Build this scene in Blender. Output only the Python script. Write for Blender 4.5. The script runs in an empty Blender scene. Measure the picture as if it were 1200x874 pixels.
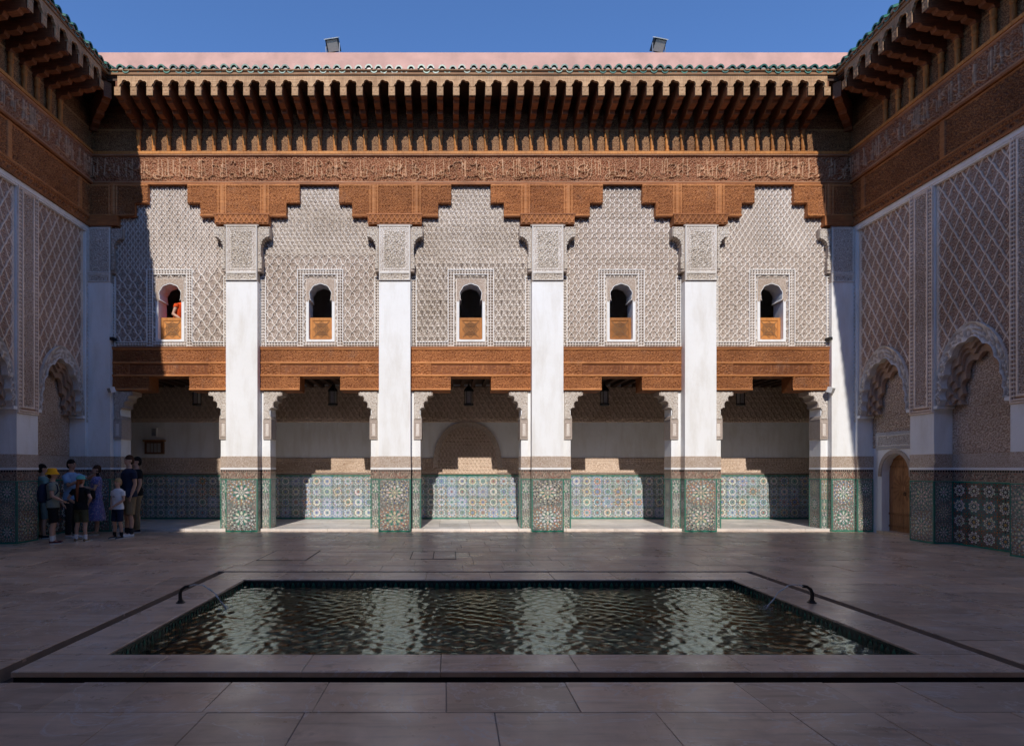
import bpy, math, random
import numpy as np
from mathutils import Vector, Matrix

random.seed(7)
rng = np.random.default_rng(11)
PI = math.pi
C = bpy.context.scene.collection
SC = bpy.context.scene

# ------------------------------------------------------------------ camera, light, exposure
CAMX, CAMH = -0.54, 1.55
FPX = 680.0                                   # focal length in pixels of a 1200 px wide frame
cam = bpy.data.cameras.new('camera')
cam_o = bpy.data.objects.new('camera', cam); C.objects.link(cam_o)
cam_o.location = (CAMX, 0.0, CAMH); cam_o.rotation_euler = (PI / 2, 0, 0)
cam.sensor_width = 36.0; cam.sensor_fit = 'HORIZONTAL'; cam.lens = 36.0 * FPX / 1200.0
cam.shift_x = (600 - 526) / 1200.0; cam.shift_y = (548 - 437) / 1200.0
cam.clip_start = 0.05; cam.clip_end = 500
SC.camera = cam_o

SUN_DIR = Vector((0.116, 1.36, -1.0)).normalized()
sun_el = math.asin(-SUN_DIR.z)
world = bpy.data.worlds.new('World'); SC.world = world; world.use_nodes = True
wn = world.node_tree.nodes; wl = world.node_tree.links; wn.clear()
sky = wn.new('ShaderNodeTexSky'); sky.sky_type = 'NISHITA'; sky.sun_disc = False
sky.sun_elevation = sun_el; sky.sun_rotation = PI + math.atan2(0.116, 1.36)
sky.altitude = 2200; sky.air_density = 1.0; sky.dust_density = 0.0; sky.ozone_density = 9.0
bg = wn.new('ShaderNodeBackground'); bg.inputs['Strength'].default_value = 0.115
wo = wn.new('ShaderNodeOutputWorld')
wl.new(sky.outputs[0], bg.inputs[0]); wl.new(bg.outputs[0], wo.inputs[0])
sun = bpy.data.lights.new('sun', 'SUN'); sun.energy = 2.0; sun.angle = math.radians(0.5); sun.color = (1.0, 0.95, 0.88)
sun_o = bpy.data.objects.new('sun', sun); C.objects.link(sun_o)
sun_o.rotation_euler = SUN_DIR.to_track_quat('-Z', 'Y').to_euler(); sun_o.location = (0, -5, 30)
SC.view_settings.view_transform = 'Standard'; SC.view_settings.look = 'None'
SC.view_settings.exposure = 0.95; SC.view_settings.gamma = 1.0
SC.cycles.max_bounces = 6; SC.cycles.diffuse_bounces = 4; SC.cycles.glossy_bounces = 4
SC.cycles.transparent_max_bounces = 12
SC.cycles.caustics_reflective = False; SC.cycles.caustics_refractive = False
SC.cycles.use_denoising = True

# ------------------------------------------------------------------ materials
MATS = {}
def nodes_of(name):
    m = bpy.data.materials.new(name); m.use_nodes = True
    nt = m.node_tree; b = nt.nodes['Principled BSDF']
    MATS[name] = m
    return m, nt, b
def N(nt, t, **kw):
    n = nt.nodes.new(t)
    for k, v in kw.items():
        if k in n.inputs: n.inputs[k].default_value = v
        else: setattr(n, k, v)
    return n
def ramp(nt, fac, stops):
    r = nt.nodes.new('ShaderNodeValToRGB'); e = r.color_ramp.elements
    while len(e) < len(stops): e.new(0.5)
    for i, (p, c) in enumerate(stops):
        e[i].position = p; e[i].color = (c[0], c[1], c[2], 1)
    if fac is not None: nt.links.new(fac, r.inputs[0])
    return r
def mixc(nt, fac, a, b, mode='MIX'):
    m = nt.nodes.new('ShaderNodeMix'); m.data_type = 'RGBA'; m.blend_type = mode
    for sock, v in ((m.inputs[0], fac), (m.inputs[6], a), (m.inputs[7], b)):
        if hasattr(v, 'links'): nt.links.new(v, sock)
        elif isinstance(v, (int, float)): sock.default_value = v
        else: sock.default_value = (v[0], v[1], v[2], 1)
    return m.outputs[2]
def coord(nt, scale=(1, 1, 1), which='Object', rot=(0, 0, 0)):
    t = nt.nodes.new('ShaderNodeTexCoord'); mp = nt.nodes.new('ShaderNodeMapping')
    mp.inputs['Scale'].default_value = scale; mp.inputs['Rotation'].default_value = rot
    nt.links.new(t.outputs[which], mp.inputs[0])
    return mp.outputs[0]
def noise(nt, co, scale, detail=4, rough=0.55, dist=0.0):
    n = N(nt, 'ShaderNodeTexNoise', Scale=scale, Detail=detail, Roughness=rough, Distortion=dist)
    nt.links.new(co, n.inputs['Vector']); return n.outputs['Fac']
def bump(nt, b, h, strength, dist):
    n = N(nt, 'ShaderNodeBump', Strength=strength, Distance=dist)
    nt.links.new(h, n.inputs['Height']); nt.links.new(n.outputs[0], b.inputs['Normal'])
    return n
def world_pos(nt):
    return nt.nodes.new('ShaderNodeNewGeometry').outputs['Position']
def rand_per_object(nt):
    return nt.nodes.new('ShaderNodeObjectInfo').outputs['Random']

def mat_simple(name, col, rough=0.6, var=0.12, scale=6.0, metal=0.0, bmp=0.15, spec=0.5):
    m, nt, b = nodes_of(name)
    co = world_pos(nt)
    f = noise(nt, co, scale, 5)
    lo = [c * (1 - var) for c in col]; hi = [min(1, c * (1 + var)) for c in col]
    r = ramp(nt, f, [(0.3, lo), (0.7, hi)])
    nt.links.new(r.outputs[0], b.inputs['Base Color'])
    b.inputs['Roughness'].default_value = rough; b.inputs['Metallic'].default_value = metal
    b.inputs['Specular IOR Level'].default_value = spec
    if bmp: bump(nt, b, noise(nt, co, scale * 6, 4), bmp, 0.01)
    return m

def mat_plaster():
    m, nt, b = nodes_of('plaster')
    co = world_pos(nt)
    big = noise(nt, co, 0.9, 6, 0.6)
    st = nt.nodes.new('ShaderNodeMapping'); st.inputs['Scale'].default_value = (2.2, 2.2, 0.5)
    nt.links.new(co, st.inputs[0])
    streak = noise(nt, st.outputs[0], 2.0, 5, 0.6)
    c1 = ramp(nt, big, [(0.3, (0.83, 0.815, 0.79)), (0.7, (0.88, 0.875, 0.865))]).outputs[0]
    c2 = ramp(nt, streak, [(0.32, (0.89, 0.87, 0.84)), (0.55, (1, 1, 1))]).outputs[0]
    nt.links.new(mixc(nt, 1.0, c1, c2, 'MULTIPLY'), b.inputs['Base Color'])
    b.inputs['Roughness'].default_value = 0.75; b.inputs['Specular IOR Level'].default_value = 0.25
    bump(nt, b, noise(nt, co, 9, 6, 0.6), 0.25, 0.02)

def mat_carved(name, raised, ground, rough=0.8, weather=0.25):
    """carved work: 'tone' attribute tells the raised motif (1) from the ground (0), its darker colour part tint, part painted recess shade"""
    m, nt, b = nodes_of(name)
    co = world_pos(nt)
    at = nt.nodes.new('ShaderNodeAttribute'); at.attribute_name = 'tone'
    base = mixc(nt, at.outputs['Fac'], ground, raised)  # ground colour carries its own tint and some shade of the recesses
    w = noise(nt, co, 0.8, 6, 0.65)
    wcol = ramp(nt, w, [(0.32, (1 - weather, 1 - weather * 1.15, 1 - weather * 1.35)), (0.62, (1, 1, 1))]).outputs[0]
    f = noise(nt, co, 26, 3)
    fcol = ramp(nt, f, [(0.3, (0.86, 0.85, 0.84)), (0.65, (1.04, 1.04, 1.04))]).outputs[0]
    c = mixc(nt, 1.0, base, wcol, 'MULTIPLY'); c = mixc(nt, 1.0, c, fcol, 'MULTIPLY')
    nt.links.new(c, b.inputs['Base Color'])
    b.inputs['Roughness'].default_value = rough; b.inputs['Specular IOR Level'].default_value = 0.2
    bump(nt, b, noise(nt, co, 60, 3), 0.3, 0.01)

def mat_carved_fine(name, raised, ground, scale=30.0):
    """small carved ornament for narrow pieces: shallow relief in the material"""
    m, nt, b = nodes_of(name)
    co = world_pos(nt)
    v = N(nt, 'ShaderNodeTexVoronoi', Scale=scale, feature='DISTANCE_TO_EDGE'); nt.links.new(co, v.inputs['Vector'])
    n2 = noise(nt, co, scale * 1.3, 2, 0.5, 2.0)
    r1 = ramp(nt, v.outputs['Distance'], [(0.04, (0, 0, 0)), (0.14, (1, 1, 1))]).outputs[0]
    r2 = ramp(nt, n2, [(0.46, (0, 0, 0)), (0.52, (1, 1, 1))]).outputs[0]
    f = mixc(nt, 1.0, r1, r2, 'DIFFERENCE')
    c = mixc(nt, f, ground, raised)
    w = noise(nt, co, 1.2, 5)
    c = mixc(nt, 1.0, c, ramp(nt, w, [(0.3, (0.8, 0.78, 0.75)), (0.65, (1, 1, 1))]).outputs[0], 'MULTIPLY')
    nt.links.new(c, b.inputs['Base Color']); b.inputs['Roughness'].default_value = 0.8
    bump(nt, b, f, 0.6, 0.01)

def mat_wood(name, col, dark, grain=(1.2, 14, 14)):
    m, nt, b = nodes_of(name)
    co = world_pos(nt)
    at = nt.nodes.new('ShaderNodeAttribute'); at.attribute_name = 'tone'
    mp = nt.nodes.new('ShaderNodeMapping'); mp.inputs['Scale'].default_value = grain; nt.links.new(co, mp.inputs[0])
    g = noise(nt, mp.outputs[0], 3.0, 6, 0.6, 0.6)
    w = noise(nt, co, 1.1, 5, 0.65)
    c = ramp(nt, g, [(0.28, dark), (0.62, col), (0.85, [min(1, x * 1.25) for x in col])]).outputs[0]
    c = mixc(nt, 1.0, c, ramp(nt, w, [(0.3, (0.62, 0.58, 0.55)), (0.6, (1.06, 1.06, 1.06))]).outputs[0], 'MULTIPLY')
    c = mixc(nt, 1.0, c, ramp(nt, rand_per_object(nt), [(0.0, (0.72, 0.68, 0.64)), (0.5, (1, 1, 1)), (1.0, (1.16, 1.14, 1.12))]).outputs[0], 'MULTIPLY')
    nt.links.new(c, b.inputs['Base Color']); b.inputs['Roughness'].default_value = 0.62
    b.inputs['Specular IOR Level'].default_value = 0.3
    bump(nt, b, g, 0.35, 0.01)

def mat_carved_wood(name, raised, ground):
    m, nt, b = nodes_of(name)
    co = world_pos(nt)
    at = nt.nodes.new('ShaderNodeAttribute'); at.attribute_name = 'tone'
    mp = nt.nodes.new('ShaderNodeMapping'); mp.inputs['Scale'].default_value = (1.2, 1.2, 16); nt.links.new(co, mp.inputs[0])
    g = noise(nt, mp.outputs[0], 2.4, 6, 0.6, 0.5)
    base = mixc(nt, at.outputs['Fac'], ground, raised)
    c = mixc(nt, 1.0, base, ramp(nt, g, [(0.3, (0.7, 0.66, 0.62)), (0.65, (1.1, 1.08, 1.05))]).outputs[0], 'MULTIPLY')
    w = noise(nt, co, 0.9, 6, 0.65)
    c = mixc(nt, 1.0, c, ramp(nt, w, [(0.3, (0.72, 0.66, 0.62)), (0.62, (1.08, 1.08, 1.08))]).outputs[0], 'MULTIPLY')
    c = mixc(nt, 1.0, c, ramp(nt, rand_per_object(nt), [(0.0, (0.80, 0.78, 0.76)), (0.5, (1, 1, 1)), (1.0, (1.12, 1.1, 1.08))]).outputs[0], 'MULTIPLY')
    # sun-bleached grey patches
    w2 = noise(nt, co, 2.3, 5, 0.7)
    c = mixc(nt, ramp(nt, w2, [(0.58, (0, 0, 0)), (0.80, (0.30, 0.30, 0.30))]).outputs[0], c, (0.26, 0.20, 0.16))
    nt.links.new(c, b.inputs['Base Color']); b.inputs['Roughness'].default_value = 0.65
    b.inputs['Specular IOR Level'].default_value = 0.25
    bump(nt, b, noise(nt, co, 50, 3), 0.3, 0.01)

def mat_attr(name, rough, spec=0.5, bmp=0.0, var=0.1, coat=0.0):
    m, nt, b = nodes_of(name)
    co = world_pos(nt)
    at = nt.nodes.new('ShaderNodeAttribute'); at.attribute_name = 'col'
    f = noise(nt, co, 22, 3)
    c = mixc(nt, 1.0, at.outputs['Color'], ramp(nt, f, [(0.3, (1 - var,) * 3), (0.7, (1 + var,) * 3)]).outputs[0], 'MULTIPLY')
    w = noise(nt, co, 1.7, 5, 0.65)
    c = mixc(nt, ramp(nt, w, [(0.5, (0, 0, 0)), (0.8, (0.28, 0.28, 0.28))]).outputs[0], c, (0.30, 0.25, 0.20))
    if name == 'glazed': c = mixc(nt, 1.0, c, ramp(nt, rand_per_object(nt), [(0.0, (0.55, 0.6, 0.6)), (0.5, (1, 1, 1)), (1.0, (1.5, 1.35, 1.2))]).outputs[0], 'MULTIPLY')
    nt.links.new(c, b.inputs['Base Color']); b.inputs['Roughness'].default_value = rough
    b.inputs['Specular IOR Level'].default_value = spec
    if bmp: bump(nt, b, noise(nt, co, 16, 3), bmp, 0.01)

def mat_marble(name, c0, c1, rough, obj_var=True):
    m, nt, b = nodes_of(name)
    co = world_pos(nt)
    v = noise(nt, co, 1.3, 8, 0.62, 1.4)
    base = ramp(nt, v, [(0.25, c0), (0.55, [(a + d) / 2 for a, d in zip(c0, c1)]), (0.8, c1)]).outputs[0]
    if obj_var:
        at = nt.nodes.new('ShaderNodeAttribute'); at.attribute_name = 'tone'
        ad = N(nt, 'ShaderNodeMath', operation='ADD'); nt.links.new(at.outputs['Fac'], ad.inputs[0]); nt.links.new(rand_per_object(nt), ad.inputs[1])
        fr = N(nt, 'ShaderNodeMath', operation='FRACT'); nt.links.new(ad.outputs[0], fr.inputs[0])
        t = ramp(nt, fr.outputs[0], [(0.0, (0.82, 0.82, 0.82)), (0.35, (1.0, 0.95, 0.92)), (0.7, (1.04, 1.04, 1.04)), (1.0, (1.2, 1.16, 1.12))]).outputs[0]
        base = mixc(nt, 1.0, base, t, 'MULTIPLY')
    # dark stains and pale scuffs
    s = noise(nt, co, 0.55, 7, 0.7, 0.6)
    base = mixc(nt, 1.0, base, ramp(nt, s, [(0.3, (0.74, 0.72, 0.70)), (0.5, (1, 1, 1)), (0.75, (1.14, 1.12, 1.1))]).outputs[0], 'MULTIPLY')
    stm = nt.nodes.new('ShaderNodeMapping'); stm.inputs['Scale'].default_value = (0.7, 6.0, 1.0); nt.links.new(co, stm.inputs[0])
    st2 = noise(nt, stm.outputs[0], 1.6, 6, 0.65, 0.5)
    base = mixc(nt, 1.0, base, ramp(nt, st2, [(0.34, (0.76, 0.74, 0.73)), (0.48, (1, 1, 1)), (0.7, (1.14, 1.12, 1.1))]).outputs[0], 'MULTIPLY')
    pt = noise(nt, co, 3.2, 4, 0.6)
    base = mixc(nt, 1.0, base, ramp(nt, pt, [(0.28, (0.62, 0.60, 0.60)), (0.38, (1, 1, 1))]).outputs[0], 'MULTIPLY')
    vein = N(nt, 'ShaderNodeTexNoise', Scale=0.8, Detail=6, Roughness=0.6, Distortion=2.5); nt.links.new(co, vein.inputs['Vector'])
    vr = ramp(nt, vein.outputs['Fac'], [(0.488, (0, 0, 0)), (0.5, (0.75, 0.75, 0.75)), (0.512, (0, 0, 0))]).outputs[0]
    base = mixc(nt, vr, base, (0.70, 0.62, 0.56))
    nt.links.new(base, b.inputs['Base Color'])
    rr = ramp(nt, noise(nt, co, 1.9, 6, 0.65), [(0.3, (rough * 0.75,) * 3), (0.7, (rough * 1.5,) * 3)]).outputs[0]
    nt.links.new(rr, b.inputs['Roughness'])
    bump(nt, b, noise(nt, co, 7, 5, 0.6), 0.10, 0.012)

def mat_water():
    m = bpy.data.materials.new('water'); m.use_nodes = True; MATS['water'] = m
    nt = m.node_tree; nt.nodes.clear()
    co = world_pos(nt)
    out = nt.nodes.new('ShaderNodeOutputMaterial')
    tr = N(nt, 'ShaderNodeBsdfTransparent'); tr.inputs[0].default_value = (0.45, 0.78, 0.70, 1)
    gl = N(nt, 'ShaderNodeBsdfGlossy', Roughness=0.0); gl.inputs[0].default_value = (0.86, 1, 0.96, 1)
    fr = N(nt, 'ShaderNodeFresnel', IOR=1.42)
    mp = nt.nodes.new('ShaderNodeMapping'); mp.inputs['Scale'].default_value = (0.75, 1.7, 1.0); nt.links.new(co, mp.inputs[0])
    n1 = noise(nt, mp.outputs[0], 19.0, 3, 0.6, 0.9)
    bp = N(nt, 'ShaderNodeBump', Strength=0.16, Distance=0.012); nt.links.new(n1, bp.inputs['Height'])
    for n in (gl, fr): nt.links.new(bp.outputs[0], n.inputs['Normal'])
    mx = nt.nodes.new('ShaderNodeMixShader')
    nt.links.new(fr.outputs[0], mx.inputs[0]); nt.links.new(tr.outputs[0], mx.inputs[1]); nt.links.new(gl.outputs[0], mx.inputs[2])
    nt.links.new(mx.outputs[0], out.inputs[0])

def mat_jet():
    m, nt, b = nodes_of('jet')
    b.inputs['Base Color'].default_value = (0.85, 0.9, 0.92, 1); b.inputs['Roughness'].default_value = 0.115
    b.inputs['Alpha'].default_value = 0.8
    bump(nt, b, noise(nt, world_pos(nt), 60, 2), 0.6, 0.01)

mat_plaster()
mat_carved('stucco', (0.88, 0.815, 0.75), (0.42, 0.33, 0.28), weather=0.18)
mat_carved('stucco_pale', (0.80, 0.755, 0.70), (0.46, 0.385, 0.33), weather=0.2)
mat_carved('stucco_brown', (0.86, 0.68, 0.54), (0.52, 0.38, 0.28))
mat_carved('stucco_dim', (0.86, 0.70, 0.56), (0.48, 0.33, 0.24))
mat_carved_fine('stucco_fine', (0.74, 0.63, 0.54), (0.44, 0.31, 0.22), 21)
mat_wood('wood', (0.42, 0.155, 0.05), (0.22, 0.075, 0.026))
mat_wood('wood_dark', (0.19, 0.09, 0.05), (0.09, 0.042, 0.024))
mat_wood('wood_gold', (0.58, 0.245, 0.066), (0.40, 0.15, 0.036), (10, 10, 2))
mat_wood('wood_door', (0.46, 0.22, 0.09), (0.25, 0.11, 0.045), (14, 14, 1.2))
mat_carved('stucco_side', (0.97, 0.80, 0.65), (0.46, 0.275, 0.19))  # warmer copy of stucco for the shaded walls, tinted against the blue skylight
mat_wood('wood_mid', (0.27, 0.10, 0.042), (0.13, 0.047, 0.022))
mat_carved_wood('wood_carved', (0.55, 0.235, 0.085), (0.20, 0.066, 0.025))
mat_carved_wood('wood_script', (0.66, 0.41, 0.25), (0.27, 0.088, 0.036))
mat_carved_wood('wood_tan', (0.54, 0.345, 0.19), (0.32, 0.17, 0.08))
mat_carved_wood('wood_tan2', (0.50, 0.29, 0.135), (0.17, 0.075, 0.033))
mat_attr('zellige', 0.22, 0.5, 0.12)
mat_attr('glazed', 0.38, 0.5, 0.2)
mat_marble('marble', (0.51, 0.35, 0.235), (0.75, 0.575, 0.42), 0.29)
mat_marble('marble_pale', (0.64, 0.60, 0.55), (0.76, 0.72, 0.67), 0.4)
mat_marble('marble_rim', (0.55, 0.395, 0.275), (0.74, 0.57, 0.42), 0.28)
mat_simple('stucco_pale_plain', (0.84, 0.81, 0.77), 0.8, 0.08, 5)
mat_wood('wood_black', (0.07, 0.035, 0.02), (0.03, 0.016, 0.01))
mat_simple('joint', (0.32, 0.24, 0.18), 0.9)
mat_simple('gutter', (0.022, 0.020, 0.021), 0.5, 0.3)
mat_simple('pink_render', (0.60, 0.335, 0.26), 0.85, 0.16, 2.2)
mat_simple('bronze', (0.05, 0.045, 0.04), 0.45, 0.2, 20, 0.6)
mat_simple('black_iron', (0.02, 0.018, 0.017), 0.55, 0.2, 20, 0.3)
mat_simple('white_metal', (0.75, 0.75, 0.74), 0.4, 0.04, 8, 0.0)
mat_simple('grey_metal', (0.30, 0.30, 0.31), 0.4, 0.1, 8, 0.5)
mat_simple('lamp_glass', (0.35, 0.33, 0.31), 0.12, 0.1, 30)
mat_simple('basin_tile', (0.02, 0.05, 0.045), 0.3, 0.4, 12)
mat_water(); mat_jet()
M = MATS

# ------------------------------------------------------------------ object helpers
def link(o): C.objects.link(o); return o
def tag(o, label=None, cat=None, group=None, kind=None):
    if label: o['label'] = label
    if cat: o['category'] = cat
    if group: o['group'] = group
    if kind: o['kind'] = kind
    return o
def empty(name, loc=(0, 0, 0), rz=0.0, scale=(1, 1, 1), **kw):
    o = bpy.data.objects.new(name, None); link(o); o.empty_display_size = 0.2
    o.location = loc; o.rotation_euler = (0, 0, rz); o.scale = scale
    return tag(o, **kw)
def put(name, mesh, parent=None, loc=(0, 0, 0), rz=0.0, rot=None, scale=None):
    o = bpy.data.objects.new(name, mesh); link(o)
    o.location = loc; o.rotation_euler = rot if rot else (0, 0, rz)
    if scale: o.scale = scale
    if parent: o.parent = parent
    return o

class MB:
    """collects faces for one mesh"""
    def __init__(self): self.v = []; self.f = []; self.m = []; self.c = []
    def add(self, vs, fs, mi=0, col=None):
        k = len(self.v); self.v += [tuple(p) for p in vs]
        for f in fs: self.f.append(tuple(i + k for i in f)); self.m.append(mi); self.c.append(col)
        return self
    def box(self, x0, x1, y0, y1, z0, z1, mi=0, col=None):
        return self.add([(x0,y0,z0),(x1,y0,z0),(x1,y1,z0),(x0,y1,z0),(x0,y0,z1),(x1,y0,z1),(x1,y1,z1),(x0,y1,z1)],
            [(3,2,1,0),(4,5,6,7),(0,1,5,4),(1,2,6,5),(2,3,7,6),(3,0,4,7)], mi, col)
    def bbox(self, x0, x1, y0, y1, z0, z1, b=0.004, mi=0, col=None):
        """box with its top edges chamfered"""
        return self.add([(x0,y0,z0),(x1,y0,z0),(x1,y1,z0),(x0,y1,z0),(x0,y0,z1-b),(x1,y0,z1-b),(x1,y1,z1-b),(x0,y1,z1-b),
            (x0+b,y0+b,z1),(x1-b,y0+b,z1),(x1-b,y1-b,z1),(x0+b,y1-b,z1)],
            [(3,2,1,0),(0,1,5,4),(1,2,6,5),(2,3,7,6),(3,0,4,7),(4,5,9,8),(5,6,10,9),(6,7,11,10),(7,4,8,11),(8,9,10,11)], mi, col)
    def prism_y(self, pts, y0, y1, mi=0):
        """outline in x,z extruded along y (y0 front)"""
        n = len(pts)
        vs = [(x, y0, z) for x, z in pts] + [(x, y1, z) for x, z in pts]
        fs = [tuple(range(n)), tuple(range(2*n-1, n-1, -1))] + [(i, i+n, (i+1) % n + n, (i+1) % n) for i in range(n)]
        return self.add(vs, fs, mi)
    def prism_x(self, pts, x0, x1, mi=0):
        """outline in y,z extruded along x"""
        n = len(pts)
        vs = [(x0, y, z) for y, z in pts] + [(x1, y, z) for y, z in pts]
        fs = [tuple(range(n)), tuple(range(2*n-1, n-1, -1))] + [(i, i+n, (i+1) % n + n, (i+1) % n) for i in range(n)]
        return self.add(vs, fs, mi)
    def lathe(self, prof, cx=0, cy=0, n=10, mi=0):
        k = len(prof); vs = []
        for r, z in prof:
            for i in range(n): a = 2*PI*i/n; vs.append((cx + r*math.cos(a), cy + r*math.sin(a), z))
        fs = [(j*n+i, j*n+(i+1) % n, (j+1)*n+(i+1) % n, (j+1)*n+i) for j in range(k-1) for i in range(n)]
        fs += [tuple(range(n-1, -1, -1)), tuple((k-1)*n+i for i in range(n))]
        return self.add(vs, fs, mi)
    def tube(self, pts, rad, n=8, mi=0, flat=1.0):
        pts = [Vector(p) for p in pts]
        if not hasattr(rad, '__len__'): rad = [rad] * len(pts)
        vs = []; prev = None
        for i, p in enumerate(pts):
            t = (pts[min(i+1, len(pts)-1)] - pts[max(i-1, 0)]).normalized()
            a = prev if prev is not None else (Vector((0, 1, 0)) if abs(t.y) < 0.9 else Vector((1, 0, 0)))
            a = (a - t * a.dot(t)).normalized(); b = t.cross(a); prev = a
            for k in range(n):
                th = 2*PI*k/n; vs.append(p + (a * math.cos(th) * flat + b * math.sin(th)) * rad[i])
        L = len(pts)
        fs = [(j*n+i, j*n+(i+1) % n, (j+1)*n+(i+1) % n, (j+1)*n+i) for j in range(L-1) for i in range(n)]
        fs += [tuple(range(n-1, -1, -1)), tuple((L-1)*n+i for i in range(n))]
        return self.add(vs, fs, mi)
    def ring(self, rin, rout, c, th, y0, y1, mi=0, close=True):
        """plate with a hole, star-shaped about c; front at y0, hole walls back to y1"""
        n = len(th); vs = []
        for t, a, b in zip(th, rin, rout):
            ct, s = math.cos(t), math.sin(t)
            vs += [(c[0]+a*ct, y0, c[1]+a*s), (c[0]+b*ct, y0, c[1]+b*s), (c[0]+a*ct, y1, c[1]+a*s), (c[0]+b*ct, y1, c[1]+b*s)]
        for i in range(n if close else n-1):
            j = (i+1) % n
            self.add([], []) 
        k = len(self.v); self.v += vs
        for i in range(n if close else n-1):
            j = (i+1) % n
            for q in ((0,1,1,0),):
                self.f.append((k+4*i, k+4*i+1, k+4*j+1, k+4*j)); self.m.append(mi); self.c.append(None)
            self.f.append((k+4*j, k+4*j+2, k+4*i+2, k+4*i)); self.m.append(mi); self.c.append(None)
            self.f.append((k+4*i+1, k+4*i+3, k+4*j+3, k+4*j+1)); self.m.append(mi); self.c.append(None)
        return self
    def mesh(self, name, mats, smooth=False, autosm=None):
        me = bpy.data.meshes.new(name); me.from_pydata(self.v, [], self.f)
        for m in (mats if isinstance(mats, (list, tuple)) else [mats]): me.materials.append(M[m] if isinstance(m, str) else m)
        if any(self.m): me.polygons.foreach_set('material_index', self.m)
        if any(c is not None for c in self.c):
            at = me.color_attributes.new('col', 'FLOAT_COLOR', 'CORNER')
            arr = np.ones((len(me.loops), 4), np.float32); k = 0
            for f, c in zip(self.f, self.c):
                if c is not None: arr[k:k+len(f), :3] = c
                k += len(f)
            at.data.foreach_set('color', arr.ravel())
        if smooth: me.polygons.foreach_set('use_smooth', [True] * len(me.polygons))
        if autosm: me.set_sharp_from_angle(angle=math.radians(autosm))
        me.update(); return me
    def obj(self, name, mats, parent=None, loc=(0, 0, 0), rz=0.0, smooth=False, autosm=None, **kw):
        return tag(put(name, self.mesh(name, mats, smooth, autosm), parent, loc, rz), **kw)

# ------------------------------------------------------------------ carved relief as height fields
def sm(x, a, b):
    t = np.clip((x - a) / (b - a), 0, 1); return t * t * (3 - 2 * t)
def dint(x): return np.abs(x - np.round(x))           # distance to the nearest integer
def line(d, w): return 1 - sm(d, w * 0.55, w)
def sebka(u, v, pw, ph, w=0.075, curl=0.085, leaf=True):
    g = v / ph; g = g + curl * np.sin(4 * PI * g) / 2
    a, b = u / pw + g, u / pw - g
    d = np.minimum(dint(a), dint(b))
    rib = line(d, w)
    groove = 1 - sm(d, 0.0, w * 0.35)
    ca, cb = a - np.floor(a) - 0.5, b - np.floor(b) - 0.5
    x, y = (ca + cb), (ca - cb)
    r = np.sqrt(x * x + y * y * 0.8) + 1e-6; th = np.arctan2(y, x)
    lf = sm(np.cos(5 * th + 0.6) * 0.5 + np.cos(r * 30) * 0.75, -0.1, 0.35)
    edge = line(np.abs(d - w * 2.2), w * 0.6)
    h = np.maximum(rib - 0.25 * groove, np.maximum(0.62 * lf * sm(d, w * 1.1, w * 2.0), 0.5 * edge)) if leaf else rib - 0.25 * groove
    tone = np.maximum(rib, 0.38 * lf)
    return h, tone
def arab(u, v, s, seed=0.0):
    u = u + 0.18 * s * np.sin(2 * PI * v / (2.3 * s) + seed); v = v + 0.18 * s * np.sin(2 * PI * u / (2.9 * s) + seed * 2)
    iu, iv = np.floor(u / s), np.floor(v / s)
    x, y = u / s - iu - 0.5, v / s - iv - 0.5
    sg = 1 - 2 * np.mod(iu + iv, 2)
    r = np.sqrt(x * x + y * y); th = np.arctan2(y, x) * sg
    k = np.sin(iu * 12.9 + iv * 78.2 + seed)
    h = np.cos(2 * th + (17 + 3 * k) * r + k * 3)
    h = h + 0.35 * np.cos(9 * th + 30 * r)
    t = sm(h, -0.15, 0.3)
    return t, t
def rosette(u, v, s):
    iv = np.floor(v / (s * 0.86)); uu = u / s + 0.5 * np.mod(iv, 2); iu = np.floor(uu)
    x, y = uu - iu - 0.5, (v / (s * 0.86) - iv - 0.5) * 0.86
    r = np.sqrt(x * x + y * y); th = np.arctan2(y, x)
    ring = line(np.abs(r - 0.42 - 0.025 * np.cos(8 * th)), 0.075)
    ring2 = line(np.abs(r - 0.17), 0.055)
    pet = sm(np.cos(6 * th), 0.1, 0.6) * (r < 0.36) * (r > 0.2)
    cor = sm(r, 0.47, 0.5) * sm(np.cos(6 * th + 2), -0.2, 0.4)
    h = np.maximum.reduce([ring, ring2 * 0.9, pet * 0.7, cor * 0.8])
    return h, np.maximum(ring, 0.7 * h)
def strapstrip(t, x, p):
    """narrow border: t along, x across in 0..1"""
    a = t / p + 0.35 * (x - 0.5); b = t / p - 0.35 * (x - 0.5)
    h = np.maximum(line(dint(a), 0.16), line(dint(b), 0.16)); h = np.maximum(h, line(np.abs(x - 0.5), 0.13))
    return np.maximum(h * ((x > 0.16) & (x < 0.84)), line(np.minimum(x, 1 - x), 0.14))
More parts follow.
